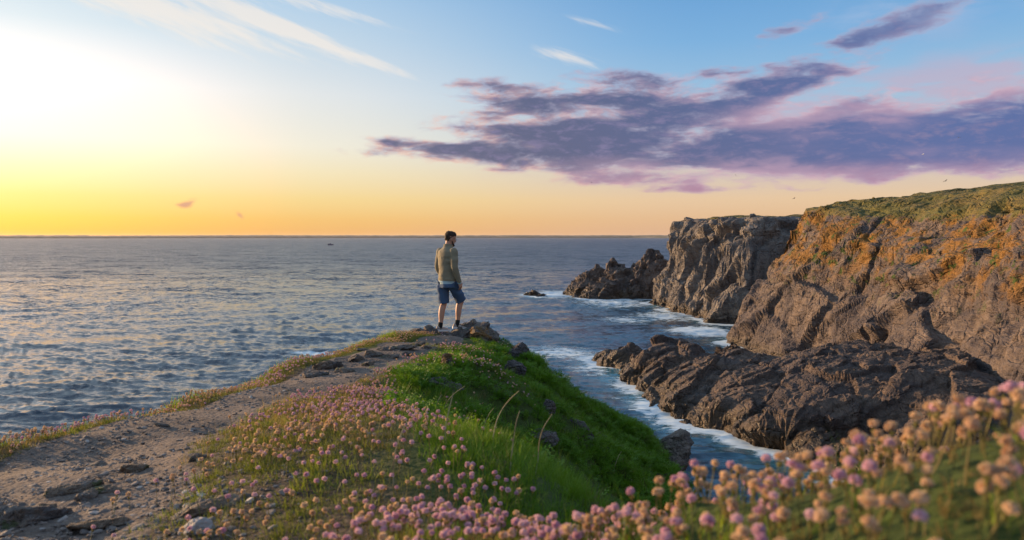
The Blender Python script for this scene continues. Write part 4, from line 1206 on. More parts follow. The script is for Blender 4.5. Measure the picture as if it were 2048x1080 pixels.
    def creases(V):
        d = V - np.array(T(0, 0, 0))[None] * np.array([1, 1, 0])
        r_ = d * np.array([1, 1, 0]); r_ /= np.linalg.norm(r_, axis=1, keepdims=True) + 1e-6
        q = V * np.array([7, 7, 16]) + .8 * vnoise(V * 5, 8)[:, None]
        amp = .007 + .006 * np.clip((1.15 - V[:, 2]) / .3, 0, 1)
        return V + r_ * (amp * vnoise(q, 4) + .0025 * vnoise(V * 40, 6))[:, None]
    jk = fuse('jacket', bm, .009, 4, jac, root, post=creases)
    # waistband, cuffs, back yoke seam
    bm = bmesh.new()
    ring_loft(bm, [(T(0, 0, .905), (.186, 0, 0), (0, .144, 0)), (T(0, 0, .91), (.192, 0, 0), (0, .150, 0)), (T(0, 0, .945), (.193, 0, 0), (0, .151, 0)), (T(0, 0, .95), (.186, 0, 0), (0, .145, 0))], 36)
    me = bpy.data.meshes.new('waistband'); bm.to_mesh(me); bm.free(); me.materials.append(jac)
    o = bpy.data.objects.new('waistband', me); COL.objects.link(o); o.parent = jk
    # collar
    bm = bmesh.new()
    ring_loft(bm, [(T(0, .006, 1.50), (.082, 0, 0), (0, .082, 0)), (T(0, .012, 1.545), (.074, 0, .004), (0, .076, -.010)), (T(0, .014, 1.548), (.066, 0, .004), (0, .068, -.010)), (T(0, .01, 1.51), (.066, 0, 0), (0, .068, 0))], 24, cap=False)
    me = bpy.data.meshes.new('collar'); bm.to_mesh(me); bm.free(); me.materials.append(jac)
    o = bpy.data.objects.new('collar', me); COL.objects.link(o); o.parent = jk
    for Ex, Wx in ((RE, RW), (LE, LW)):
        d = (Wx - Ex).normalized()
        bm = bmesh.new(); limb(bm, [Wx - d * .01, Wx + d * .022], [.037, .036], 14, 2)
        me = bpy.data.meshes.new('shirt_cuff'); bm.to_mesh(me); bm.free(); me.materials.append(shirt)
        o = bpy.data.objects.new('shirt_cuff', me); COL.objects.link(o); o.parent = root
    # ---- shirt hem
    bm = bmesh.new()
    ring_loft(bm, [(T(-.004, -.004, .835), (.176, 0, .012), (0, .142, .018)), (T(-.002, -.002, .87), (.181, 0, 0), (0, .143, 0)), (T(0, 0, .93), (.180, 0, 0), (0, .140, 0))], 32)
    fuse('shirt', bm, .010, 2, shirt, root, post=creases)
    # ---- shorts
    bm = bmesh.new()
    ring_loft(bm, [(T(0, -.01, .78), (.172, 0, 0), (0, .135, 0)), (T(0, -.008, .84), (.176, 0, 0), (0, .140, 0)), (T(0, 0, .90), (.170, 0, 0), (0, .132, 0)), (T(0, 0, .95), (.160, 0, 0), (0, .122, 0))], 28)
    for H, K in ((LH, LK), (RH, RK)):
        e = H.lerp(K, 1.0) + Vector((0, -.006, .0))
        limb_pts = [H + Vector((0, -.01, .0)), H.lerp(K, .4) + Vector((0, -.006, 0)), H.lerp(K, .75) + Vector((0, -.004, 0)), e]
        dd = (K - H).normalized(); u = Vector((1, 0, 0)); u = (u - dd * u.dot(dd)).normalized(); v = dd.cross(u)
        ring_loft(bm, [(p, u * a, v * b) for p, a, b in zip(limb_pts, (.100, .100, .098, .098), (.118, .108, .100, .100))], 22)
    fuse('shorts', bm, .009, 3, sho, root, post=creases)
    # ---- socks and shoes
    for A, K, yaw, pit in ((LA, LK, -8, -2), (RA, RK, -26, -6)):
        dd = (K - A).normalized()
        bm = bmesh.new(); limb(bm, [A - dd * .03, A + dd * .035, A + dd * .065], [.042, .042, .0425], 14, 2)
        me = bpy.data.meshes.new('sock'); bm.to_mesh(me); bm.free(); me.materials.append(black)
        me.polygons.foreach_set('use_smooth', [True] * len(me.polygons))
        o = bpy.data.objects.new('sock', me); COL.objects.link(o); o.parent = root
        SM = Matrix.Translation(A + Vector((0, 0, -.085))) @ Matrix.Rotation(R(yaw), 4, 'Z') @ Matrix.Rotation(R(pit), 4, 'X')
        bm = bmesh.new()
        prof = [(-.080, .026, .030, .070), (-.066, .036, .026, .098), (-.03, .041, .026, .096), (.02, .043, .026, .086), (.07, .047, .026, .066), (.12, .050, .026, .054), (.165, .046, .026, .044), (.198, .030, .028, .036)]
        loops = []
        for y_, hw, z0, z1 in prof:
            loops.append([(hw * math.cos(t) * (1 if math.sin(t) < .2 else .86), y_, z0 + (z1 - z0) * (.5 + .5 * math.sin(t))) for t in np.linspace(0, 2 * math.pi, 17)[:-1]])
        vs = [[bm.verts.new(p) for p in lp] for lp in loops]
        for a_, b__ in zip(vs, vs[1:]):
            for k in range(16):
                bm.faces.new((a_[k], b__[k], b__[(k + 1) % 16], a_[(k + 1) % 16]))
        bm.faces.new(vs[0]); bm.faces.new(list(reversed(vs[-1])))
        bmesh.ops.recalc_face_normals(bm, faces=bm.faces)
        me = bpy.data.meshes.new('shoe'); bm.to_mesh(me); bm.free(); me.materials.append(upper)
        me.polygons.foreach_set('use_smooth', [True] * len(me.polygons))
        shoe = bpy.data.objects.new('shoe', me); COL.objects.link(shoe); shoe.parent = root; shoe.matrix_local = SM
        bm = bmesh.new()
        out = [(-.088, .022), (-.074, .038), (-.03, .044), (.02, .045), (.07, .050), (.12, .053), (.165, .049), (.195, .034), (.206, .014)]
        pts = [(x_, y_) for y_, x_ in out] + [(-x_, y_) for y_, x_ in reversed(out)]
        lo = [bm.verts.new((x_ * .96, y_, 0 + (.012 if y_ > .18 else 0))) for x_, y_ in pts]; hi = [bm.verts.new((x_, y_, .032 + (.006 if y_ < -.05 else 0))) for x_, y_ in pts]
        n_ = len(pts)
        for k in range(n_):
            bm.faces.new((lo[k], lo[(k + 1) % n_], hi[(k + 1) % n_], hi[k]))
        bm.faces.new(list(reversed(lo))); bm.faces.new(hi)
        bmesh.ops.recalc_face_normals(bm, faces=bm.faces)
        me = bpy.data.meshes.new('sole'); bm.to_mesh(me); bm.free(); me.materials.append(sole)
        so_ = bpy.data.objects.new('sole', me); COL.objects.link(so_); so_.parent = shoe
build_man()

# ------------------------------------------------------------------ fishing boat and gulls
def build_boat():
    q = sea_at(661, 490.5)
    root = empty('fishing_boat', (q.x, q.y, 0), R(4))
    tag(root, 'small dark fishing boat far out on the open sea', 'boat')
    hullm = simple('boat_hull_paint', (.035, .05, .13), .5, .1, 1)
    cabm = simple('boat_cabin_paint', (.10, .13, .20), .5, .1, 1)
    red = simple('boat_waterline_paint', (.15, .03, .05), .6, .1, 1)
    bm = bmesh.new()
    st = [(-5.6, 1.5, 2.1), (-4.5, 1.9, 1.9), (-1, 2.1, 1.7), (2.5, 1.9, 1.9), (4.6, 1.1, 2.4), (5.8, .08, 2.9)]
    loops = []
    for x_, b_, h_ in st:
        loops.append([bm.verts.new(p) for p in ((x_, -b_, h_), (x_ * .97, -b_ * .8, .3), (x_ * .94, 0, -.6), (x_ * .97, b_ * .8, .3), (x_, b_, h_))])
    for a_, b_ in zip(loops, loops[1:]):
        for k in range(4):
            bm.faces.new((a_[k], b_[k], b_[k + 1], a_[k + 1]))
        bm.faces.new((a_[0], a_[4], b_[4], b_[0]))
    bm.faces.new(loops[0])
    me = bpy.data.meshes.new('hull'); bm.to_mesh(me); bm.free(); me.materials.append(hullm)
    o = bpy.data.objects.new('hull', me); COL.objects.link(o); o.parent = root
    def box(name, a, b, m, par):
        V = [(x_, y_, z_) for z_ in (a[2], b[2]) for (x_, y_) in ((a[0], a[1]), (b[0], a[1]), (b[0], b[1]), (a[0], b[1]))]
        return mesh_py(name, V, [(3, 2, 1, 0), (4, 5, 6, 7), (0, 1, 5, 4), (1, 2, 6, 5), (2, 3, 7, 6), (3, 0, 4, 7)], m, par)
    cb = box('wheelhouse', (-1.6, -1.1, 1.7), (1.2, 1.1, 4.1), cabm, root)
    box('window', (-1.2, -1.16, 2.9), (.9, -1.11, 3.6), hullm, cb)
    box('window', (1.21, -.8, 2.9), (1.26, .8, 3.6), hullm, cb)
    box('roof', (-1.8, -1.3, 4.11), (1.4, 1.3, 4.25), hullm, cb)
    box('waterline_stripe', (-5.2, -1.75, .0), (4.3, 1.75, .35), red, root)
    box('mast', (-.1, -.07, 4.26), (.05, .07, 6.6), hullm, root)
    box('gantry', (-4.9, -1.4, 1.8), (-4.6, 1.4, 4.2), hullm, root)
    box('net_drum', (-4.2, -1.0, 1.8), (-3.0, 1.0, 2.9), cabm, root)
build_boat()

def gull(px, py, Y, span, rz, bank, label, dark):
    root = empty('seagull', at(px, py, Y))
    root.rotation_euler = (R(bank), R(8), R(rz))
    tag(root, label, 'bird', 'gulls in the air')
    m = bpy.data.materials.get('gull_' + dark) or simple('gull_' + dark, (.10, .09, .10) if dark == 'grey' else (.55, .52, .5), .8, .1, 3)
    bm = bmesh.new()
    limb(bm, [(-.20, 0, 0), (-.05, 0, .0), (.10, 0, .01), (.20, 0, .03)], [.018, .062, .055, .032], 8, 3)
    ring_loft(bm, [((-.32, 0, .005), (0, .055, 0), (0, 0, .004)), ((-.18, 0, 0), (0, .02, 0), (0, 0, .015))], 6)
    limb(bm, [(.215, 0, .028), (.265, 0, .018)], [.010, .004], 6, 1)
    me = bpy.data.meshes.new('body'); bm.to_mesh(me); bm.free(); me.materials.append(m)
    o = bpy.data.objects.new('body', me); COL.objects.link(o); o.parent = root
    for s_ in (-1, 1):
        V, F = [], []
        secs = [(.03, .10, .11, .03), (.22, .13, .085, .12), (.42, .08, .07, .13), (.58, -.02, .045, .10), (.66, -.10, .012, .07)]
        for y_, x_, c_, z_ in secs:
            k = span / 1.32
            V += [(x_, s_ * y_ * k, z_ + .006), (x_ - c_, s_ * y_ * k, z_ + .010), (x_ - c_ * 2, s_ * y_ * k, z_), (x_ - c_, s_ * y_ * k, z_ - .006)]
        for a_ in range(4):
            for q in range(4):
                i = a_ * 4
                F.append((i + q, i + (q + 1) % 4, i + 4 + (q + 1) % 4, i + 4 + q))
        F.append((0, 1, 2, 3)); F.append((16, 17, 18, 19))
        mesh_py('wing', V, F, m, root, smooth=True)
gull(1386, 443, 200, 1.3, 20, 30, 'gull flying just left of the top of the grey headland', 'grey')
gull(1471, 350, 230, 1.3, 60, 40, 'gull under the dark base of the cloud bank', 'grey')
gull(1588, 397, 210, 1.4, 10, -20, 'gull gliding in the pale sky above the gap between the headlands', 'grey')
gull(1846, 309, 190, 1.2, -40, 25, 'pale gull in front of the purple cloud', 'white')
gull(1917, 275, 200, 1.2, 80, 10, 'dark gull highest of those before the purple cloud', 'grey')
gull(1891, 362, 170, 1.4, 15, -25, 'gull gliding close above the grassy skyline of the near cliff', 'grey')
gull(1183, 365, 260, 1.2, 30, 20, 'gull far over the open sea, farthest from the cliffs', 'grey')

# ------------------------------------------------------------------ vegetation
def veg_mat(name, c0, c1, trans=.35, dry=None, rough=.6, obj_rand=False):
    m = bpy.data.materials.new(name)
    m.use_nodes = True
    nt = m.node_tree
    p = nt.nodes['Principled BSDF']
    outn = nt.nodes['Material Output']
    if obj_rand:
        oi = nt.nodes.new('ShaderNodeObjectInfo')
        t = oi.outputs['Random']
    else:
        a = nt.nodes.new('ShaderNodeAttribute')
        a.attribute_type = 'INSTANCER'
        a.attribute_name = 'tint'
        t = a.outputs['Fac']
    c = MIX(nt, t, c0, c1)
    tcd = nt.nodes.new('ShaderNodeTexCoord')
    c = MIX(nt, SMOOTH(nt, NOISE(nt, tcd.outputs['Object'], 60, 3), .4, .65, 0, .4), c, tuple(v * 1.5 for v in c1))
    if dry:
        c = MIX(nt, SMOOTH(nt, t, .80, .86), c, dry)
    L(nt, c, p.inputs['Base Color'])
    p.inputs['Roughness'].default_value = rough
    p.inputs['Specular IOR Level'].default_value = .25
    tr = nt.nodes.new('ShaderNodeBsdfTranslucent')
    L(nt, MIX(nt, .6, c, (1.0, .9, .2), 'MULTIPLY'), tr.inputs[0])
    mx = nt.nodes.new('ShaderNodeMixShader')
    mx.inputs[0].default_value = trans
    L(nt, p.outputs[0], mx.inputs[1])
    L(nt, tr.outputs[0], mx.inputs[2])
    L(nt, mx.outputs[0], outn.inputs[0])
    return m

M_GRASS = veg_mat('grass_blades', (.05, .125, .008), (.135, .24, .016), .35, dry=(.16, .15, .06))
M_HERB = veg_mat('herb_leaves', (.05, .125, .008), (.11, .22, .016), .35)
M_CUSH = veg_mat('cushion_leaves', (.080, .080, .028), (.20, .27, .045), .40, dry=(.24, .17, .07))
M_DRY = veg_mat('dry_grass', (.22, .17, .06), (.34, .25, .09), .35)
M_STEM = veg_mat('thrift_stem', (.20, .15, .06), (.15, .15, .05), .25)
M_PINK = veg_mat('thrift_pink', (.56, .32, .52), (.70, .52, .66), .35)
M_FADE = veg_mat('thrift_faded', (.55, .37, .27), (.68, .52, .40), .35)
M_PINKO = veg_mat('thrift_pink_head', (.56, .32, .52), (.70, .52, .66), .35, obj_rand=True)
M_FADEO = veg_mat('thrift_faded_head', (.55, .37, .27), (.68, .52, .40), .35, obj_rand=True)
M_STEMO = veg_mat('thrift_stalk', (.20, .15, .06), (.15, .15, .05), .25, obj_rand=True)

def blade(V, F, base, az, lean, length, width, bend, segs=3, twist=0.0):
    """a tapering curved blade"""
    d = Vector((math.cos(az), math.sin(az), 0)); s = Vector((-math.sin(az + twist), math.cos(az + twist), 0))
    p = Vector(base); i0 = len(V); a = lean
    for k in range(segs + 1):
        t = k / segs
        wd = width * (1 - t) ** .7
        if k < segs:
            V.append(p - s * wd / 2); V.append(p + s * wd / 2)
        else:
            V.append(p.copy())
        p = p + (d * math.sin(a) + Vector((0, 0, 1)) * math.cos(a)) * (length / segs)
        a += bend / segs
    for k in range(segs - 1):
        F.append((i0 + 2 * k, i0 + 2 * k + 1, i0 + 2 * k + 3, i0 + 2 * k + 2))
    F.append((i0 + 2 * segs - 2, i0 + 2 * segs - 1, i0 + 2 * segs))

def tuft(n, h, w, spread, seed, m, bend=(.3, 1.1), lean=(.0, .45)):
    r = random.Random(seed); V, F = [], []
    for _ in range(n):
        a = r.uniform(0, 6.283); rad = spread * math.sqrt(r.random())
        blade(V, F, (rad * math.cos(a), rad * math.sin(a), -.01), a + r.uniform(-.9, .9), r.uniform(*lean), h * r.uniform(.45, 1.1), w * r.uniform(.7, 1.2), r.uniform(*bend), 3, r.uniform(-.8, .8))
    return mesh_py('tuft', V, F, m, link=False)

def herb(seed, m, n=9, h=.11):
    """a leafy clump: arching stalks with pairs of small leaflets"""
    r = random.Random(seed); V, F = [], []
    for _ in range(n):
        az = r.uniform(0, 6.283); d = Vector((math.cos(az), math.sin(az), 0)); s = Vector((-d.y, d.x, 0))
        p = Vector((r.uniform(-.04, .04), r.uniform(-.04, .04), 0)); a = r.uniform(.1, .7); ln = h * r.uniform(.7, 1.25)
        for k in range(7):
            step = d * math.sin(a) + Vector((0, 0, 1)) * math.cos(a)
            q = p + step * (ln / 7)
            up = step.cross(s)
            if k >= 1:
                sz = .030 * (1.1 - k / 9) * r.uniform(.7, 1.3)
                for sg in (-1, 1):
                    o = s * sg; tipd = (o * .9 + step * .55 + up * r.uniform(-.3, .5)).normalized(); wv_ = (step * .9 - o * .3).normalized()
                    i = len(V)
                    V.extend([q, q + tipd * sz * .5 + wv_ * sz * .24, q + tipd * sz, q + tipd * sz * .5 - wv_ * sz * .24])
                    F.append((i, i + 1, i + 2, i + 3))
            p = q; a += .13
    return mesh_py('herb', V, F, m, link=False)

def thrift_head(seed, n, R0=.0078, fade=False):
    """pom-pom of small florets on a dome"""
    r = random.Random(seed); V, F = [], []
    for k in range(n):
        zc = 1 - 1.62 * (k + .5) / n
        a = k * 2.39996 + r.uniform(-.2, .2)
        rad = math.sqrt(max(0, 1 - zc * zc))
        nr = Vector((rad * math.cos(a), rad * math.sin(a), zc * .82)).normalized()
        c = Vector((rad * math.cos(a), rad * math.sin(a), zc * .80)) * R0 * r.uniform(.74, 1.10)
        u = nr.cross(Vector((.3, .2, 1))).normalized(); v = nr.cross(u)
        t = r.uniform(0, 6.283); u, v = u * math.cos(t) + v * math.sin(t), v * math.cos(t) - u * math.sin(t)
        sz = R0 * (5.2 / math.sqrt(n)) * r.uniform(.65, 1.2) * .52
        j = [r.uniform(-.35, .5) for _ in range(4)]
        i = len(V)
        V.append(c - nr * sz * .8)
        for q, (x_, y_) in enumerate(((1, 0), (0, 1), (-1, 0), (0, -1))):
            V.append(c + (u * x_ + v * y_) * sz + nr * sz * j[q])
        F.extend([(i, i + 1, i + 2), (i, i + 2, i + 3), (i, i + 3, i + 4), (i, i + 4, i + 1)])
    return V, F

def thrift_stem(seed, h, bend):
    r = random.Random(seed); V, F = [], []
    a = r.uniform(0, 6.283); nseg = 4; rad = .0011
    for k in range(nseg + 1):
        t = k / nseg
        off = bend * (t - 1) ** 2
        c = Vector((off * math.cos(a), off * math.sin(a), (t - 1) * h))
        for q in range(4):
            V.append(c + Vector((math.cos(q * 1.5708), math.sin(q * 1.5708), 0)) * rad * (1.15 - .3 * t))
    for k in range(nseg):
        for q in range(4):
            F.append((k * 4 + q, k * 4 + (q + 1) % 4, k * 4 + 4 + (q + 1) % 4, k * 4 + 4 + q))
    # papery collar under the head
    i = len(V)
    for q in range(6):
        V.append(Vector((math.cos(q * 1.047) * .0042, math.sin(q * 1.047) * .0042, -.004)))
    for q in range(6):
        V.append(Vector((math.cos(q * 1.047) * .0017, math.sin(q * 1.047) * .0017, -.0115)))
    for q in range(6):
        F.append((i + q, i + (q + 1) % 6, i + 6 + (q + 1) % 6, i + 6 + q))
    return V, F

def thrift_proto(seed, n, h, m_head):
    V, F = thrift_head(seed, n)
    SV, SF = thrift_stem(seed, h, .02)
    hz = h
    VV = [v + Vector((0, 0, hz)) for v in V] + [v + Vector((0, 0, hz - .006)) for v in SV]
    FF = [f for f in F] + [tuple(i + len(V) for i in f) for f in SF]
    o = mesh_py('thrift', VV, FF, m_head, link=False)
    o.data.materials.append(M_STEM)
    o.data.polygons.foreach_set('material_index', [0] * len(F) + [1] * len(SF))
    return o

def scatter(name, protos, P, rot, scl, tint, idx, label, kind='stuff'):
    """one object of many instanced plants / stones"""
    pc = bpy.data.collections.new(name + '_sources')
    for i, o in enumerate(protos):
        o.name = 'source_%02d' % i
        pc.objects.link(o)
    names = sorted(o.name for o in protos)
    order = {o.name: names.index(o.name) for o in protos}
    remap = np.array([order[o.name] for o in protos])
    me = bpy.data.meshes.new(name)
    n = len(P)
    me.vertices.add(n)
    me.vertices.foreach_set('co', np.asarray(P, np.float32).ravel())
    a = me.attributes.new('rot', 'FLOAT_VECTOR', 'POINT'); a.data.foreach_set('vector', np.asarray(rot, np.float32).ravel())
    a = me.attributes.new('scl', 'FLOAT', 'POINT'); a.data.foreach_set('value', np.asarray(scl, np.float32))
    a = me.attributes.new('tint', 'FLOAT', 'POINT'); a.data.foreach_set('value', np.asarray(tint, np.float32))
    a = me.attributes.new('pick', 'INT', 'POINT'); a.data.foreach_set('value', remap[np.asarray(idx, int)].astype(np.int32))
    o = bpy.data.objects.new(name, me)
    COL.objects.link(o)
    ng = bpy.data.node_groups.new(name, 'GeometryNodeTree')
    ng.interface.new_socket('Geometry', in_out='INPUT', socket_type='NodeSocketGeometry')
    ng.interface.new_socket('Geometry', in_out='OUTPUT', socket_type='NodeSocketGeometry')
    gi = ng.nodes.new('NodeGroupInput'); go = ng.nodes.new('NodeGroupOutput')
    iop = ng.nodes.new('GeometryNodeInstanceOnPoints')
    ci_ = ng.nodes.new('GeometryNodeCollectionInfo')
    ci_.inputs['Collection'].default_value = pc
    ci_.inputs['Separate Children'].default_value = True
    ci_.inputs['Reset Children'].default_value = True
    def attr(nm, t):
        q = ng.nodes.new('GeometryNodeInputNamedAttribute'); q.data_type = t
        q.inputs['Name'].default_value = nm
        return q.outputs['Attribute']
    ng.links.new(gi.outputs[0], iop.inputs['Points'])
    ng.links.new(ci_.outputs[0], iop.inputs['Instance'])
    iop.inputs['Pick Instance'].default_value = True
    ng.links.new(attr('pick', 'INT'), iop.inputs['Instance Index'])
    e2r = ng.nodes.new('FunctionNodeEulerToRotation')
    ng.links.new(attr('rot', 'FLOAT_VECTOR'), e2r.inputs[0])
    ng.links.new(e2r.outputs[0], iop.inputs['Rotation'])
    ng.links.new(attr('scl', 'FLOAT'), iop.inputs['Scale'])
    ng.links.new(iop.outputs[0], go.inputs[0])
    md = o.modifiers.new('scatter', 'NODES')
    md.node_group = ng
    tag(o, label, kind=kind)
    return o

def sample(x0, x1, y0, y1, per_m2, fn, seed):
    r = np.random.default_rng(seed)
    n = int((x1 - x0) * (y1 - y0) * per_m2)
    x, y = r.uniform(x0, x1, n), r.uniform(y0, y1, n)
    keep = r.random(n) < fn(x, y)
    return x[keep], y[keep], r

def gradient(x, y):
    e = .04
    return (ground_z(x + e, y) - ground_z(x - e, y)) / (2 * e), (ground_z(x, y + e) - ground_z(x, y - e)) / (2 * e)

def lean_rot(x, y, r, follow=.6, jit=.18):
    """euler angles that lean a plant with the slope, with a random turn about its own axis"""
    gx, gy = gradient(x, y)
    n = len(x)
    return np.stack([np.arctan(-gy) * -follow * -1 * -1 + r.normal(0, jit, n), np.arctan(gx) * -follow + r.normal(0, jit, n), r.uniform(0, 6.283, n)], -1)

def inview(x, y, z, mx=80, my=160):
    c, s = math.cos(PITCH), math.sin(PITCH)
    dzz = z - CAMZ
    Yd = y * c - dzz * s
    u = CX + FPX * x / np.maximum(Yd, .05); v = CY - FPX * (y * s + dzz * c) / np.maximum(Yd, .05)
    return (Yd > .25) & (u > -mx) & (u < 2048 + mx) & (v < 1080 + my), u, v, Yd

# --- where things grow (world x, y in metres)
def patch(x, y, cx, cy, rx, ry):
    return np.exp(-((x - cx) / rx) ** 2 - ((y - cy) / ry) ** 2)
def bank_w(x, y):
    """the near bank to the right of the lens"""
    return sstep(x, .0, .3) * (1 - sstep(y, 1.9, 2.3)) + (1 - sstep(y, 2.0, 2.5)) * sstep(x, -.5, -.1)
def green_w(x, y):
    yc = np.minimum(y, 8.8)
    g_ = sstep(x, crest_x(yc) - .10, crest_x(yc) + .12)
    g_ = np.where(y > 8.6, sstep(x, path_r(y) + .1, path_r(y) + .4), g_)
    return g_ * (1 - sstep(y, 14.4, 15.2))
def fringe_w(x, y):
    """the strip between path and brow"""
    e = path_l(y)
    return sstep(x, e - .85, e - .7) * (1 - sstep(x, e - .05, e + .03)) * (1 - sstep(y, 13.6, 14.4))
def rocks_clear(x, y):
    k = np.ones_like(x)
    for (cx, cy, rr) in ((-.72, 13.9, .75), (-1.75, 13.9, .45), (-1.2, 14.0, .4), (-.35, 14.1, .5)):
        k = k * (1 - np.exp(-((x - cx) ** 2 + (y - cy) ** 2) / (rr * rr) * 1.6))
    return sstep(k, .35, .6)

# grass on the near hump and the slope
def f_grass(x, y):
    cl = fbm(np.stack([x * 1.1, y * 1.1, 0 * x], -1), 3, 101)
    near = 1 - sstep(y, 5.0, 7.5)
    far_ = sstep(y, 5, 7.5) * (.35 + .5 * (cl > .02)) * (fbm(np.stack([x * 1.8, y * 1.8, 0 * x + 4], -1), 3, 105) > -.30)
    return np.clip(green_w(x, y) * (near + far_) * rocks_clear(x, y) * (1 - .9 * np.clip(bank_w(x, y), 0, 1)), 0, 1)
x1, y1, r1 = sample(-1.6, 3.4, 1.2, 15.2, 420, f_grass, 11)
k1 = r1.random(len(x1)) < np.clip(1.25 - .055 * y1, .3, 1)
x1, y1 = x1[k1], y1[k1]
z1 = ground_z(x1, y1)
vis = inview(x1, y1, z1)[0]
x1, y1, z1 = x1[vis], y1[vis], z1[vis]
tufts = [tuft(26, .13, .0048, .05, 1, M_GRASS), tuft(22, .16, .0052, .06, 2, M_GRASS), tuft(30, .10, .0044, .06, 3, M_GRASS), tuft(16, .20, .0046, .05, 4, M_GRASS)]
cl1 = fbm(np.stack([x1 * 1.4, y1 * 1.4, 0 * x1], -1), 3, 111)
tint1 = np.clip(.42 + .9 * cl1 + r1.normal(0, .16, len(x1)), 0, .79)
tint1 = np.where(r1.random(len(x1)) < .02 + .05 * sstep(y1, 6, 9), .95, tint1)
scatter('grass', tufts, np.stack([x1, y1, z1], -1), lean_rot(x1, y1, r1), r1.uniform(.7, 1.25, len(x1)) * (.60 + .30 * sstep(y1, 5, 8) - .42 * sstep(y1, 7.8, 8.4) * (1 - sstep(x1, 0, .5))) * (1 + .6 * cl1), tint1, r1.integers(0, 4, len(x1)), 'lush green grass on the shaded side of the headland')

# leafy herbs over the far slope
def f_herb(x, y):
    cl = fbm(np.stack([x * .9, y * .9, 0 * x + 2], -1), 3, 121)
    bare = fbm(np.stack([x * 1.1, y * .8, 0 * x + 8], -1), 4, 125)
    return np.clip(green_w(x, y) * sstep(y, 4.4, 6.2) * (.45 + .7 * (cl > -.1)) * (bare > -.26) * rocks_clear(x, y), 0, 1)
x2, y2, r2 = sample(-1.4, 3.4, 4.0, 15.0, 260, f_herb, 12)
z2 = ground_z(x2, y2)
cl2 = fbm(np.stack([x2 * 1.2, y2 * 1.2, 0 * x2 + 6], -1), 3, 131)
scatter('low_herbs', [herb(s_, M_HERB) for s_ in (1, 2, 3)], np.stack([x2, y2, z2], -1), lean_rot(x2, y2, r2), r2.uniform(.75, 1.4, len(x2)) * (1 + .8 * cl2) * (1 - .45 * sstep(y2, 7.6, 8.4) * (1 - sstep(x2, .0, .5))), np.clip(.45 + .9 * cl2 + r2.normal(0, .15, len(x2)), 0, 1), r2.integers(0, 3, len(x2)), 'leafy green herbs covering the steep slope below the man')

# cushions of thrift leaves among the flowers, brow fringe, near bank
def f_cush(x, y):
    cl = fbm(np.stack([x * 2.6, y * 2.6, 0 * x + 3], -1), 3, 141)
    h_ = heath_field(x, y) * (1 - soil_field(x, y)) * sstep(x, path_l(y), path_l(y) + .2)
    bare = sstep(y, 1.6, 4.2) * sstep(x, -1.9, -1.2)
    h_ = h_ * np.where(cl > -.10, 1.0, .30) * (.52 + .48 * np.clip(bare + sstep(x, -.9, -.5), 0, 1))
    fr = fringe_w(x, y)
    bk = 1.6 * bank_w(x, y) * np.where(cl > -.22, 1, .3)
    mound = np.clip(patch(x, y, -.5, 8.7, .6, .35) + patch(x, y, -.75, 10.9, .4, .4), 0, 1) * .5
    return np.clip(h_ + fr + bk + mound, 0, 1)
x3, y3, r3 = sample(-4.0, 1.4, .55, 14.4, 420, f_cush, 13)
z3 = ground_z(x3, y3)
vis = inview(x3, y3, z3)[0]
x3, y3, z3 = x3[vis], y3[vis], z3[vis]
cl3 = fbm(np.stack([x3 * 3, y3 * 3, 0 * x3], -1), 3, 151)
cush = [tuft(46, .042, .0030, .035, s_, M_CUSH, bend=(.2, .7), lean=(0, .9)) for s_ in (5, 6, 7)]
scatter('thrift_cushions', cush, np.stack([x3, y3, z3 - .004], -1), lean_rot(x3, y3, r3, .7), r3.uniform(.6, 1.5, len(x3)) * (1 + .5 * cl3) * (1 - .30 * bank_w(x3, y3)), np.clip(.22 + .45 * bank_w(x3, y3) + .5 * cl3 + r3.normal(0, .14, len(x3)), 0, 1), r3.integers(0, 3, len(x3)), 'olive cushions of short thrift leaves among the flowers')

# bright grass on the near bank and on the brow, dry stems
def f_bankgrass(x, y):
    cl = fbm(np.stack([x * 3.2, y * 3.2, 0 * x + 1], -1), 3, 161)
    return np.clip(bank_w(x, y) * np.where(cl > -.08, .9, .12) + fringe_w(x, y) * (.25 + .75 * (fbm(np.stack([x * .8, y * .8, 0 * x + 2], -1), 2, 165) > .05)) * (x < path_l(y) - .22), 0, 1)
x4, y4, r4 = sample(-4.0, 1.4, .55, 14.2, 330, f_bankgrass, 14)
z4 = ground_z(x4, y4)
vis = inview(x4, y4, z4)[0]
x4, y4, z4 = x4[vis], y4[vis], z4[vis]
M_BGRASS = veg_mat('bank_grass_blades', (.11, .21, .012), (.21, .31, .02), .45, dry=(.30, .26, .09))
bt = [tuft(18, .075, .0035, .035, s_, M_BGRASS) for s_ in (21, 22, 23)]
sc4 = np.where(x4 < -1.4, 1.6, .62) * r4.uniform(.6, 1.2, len(x4))
scatter('bank_grass', bt, np.stack([x4, y4, z4], -1), lean_rot(x4, y4, r4), sc4, r4.random(len(x4)), r4.integers(0, 3, len(x4)), 'sunlit yellow green grass between the flowers')

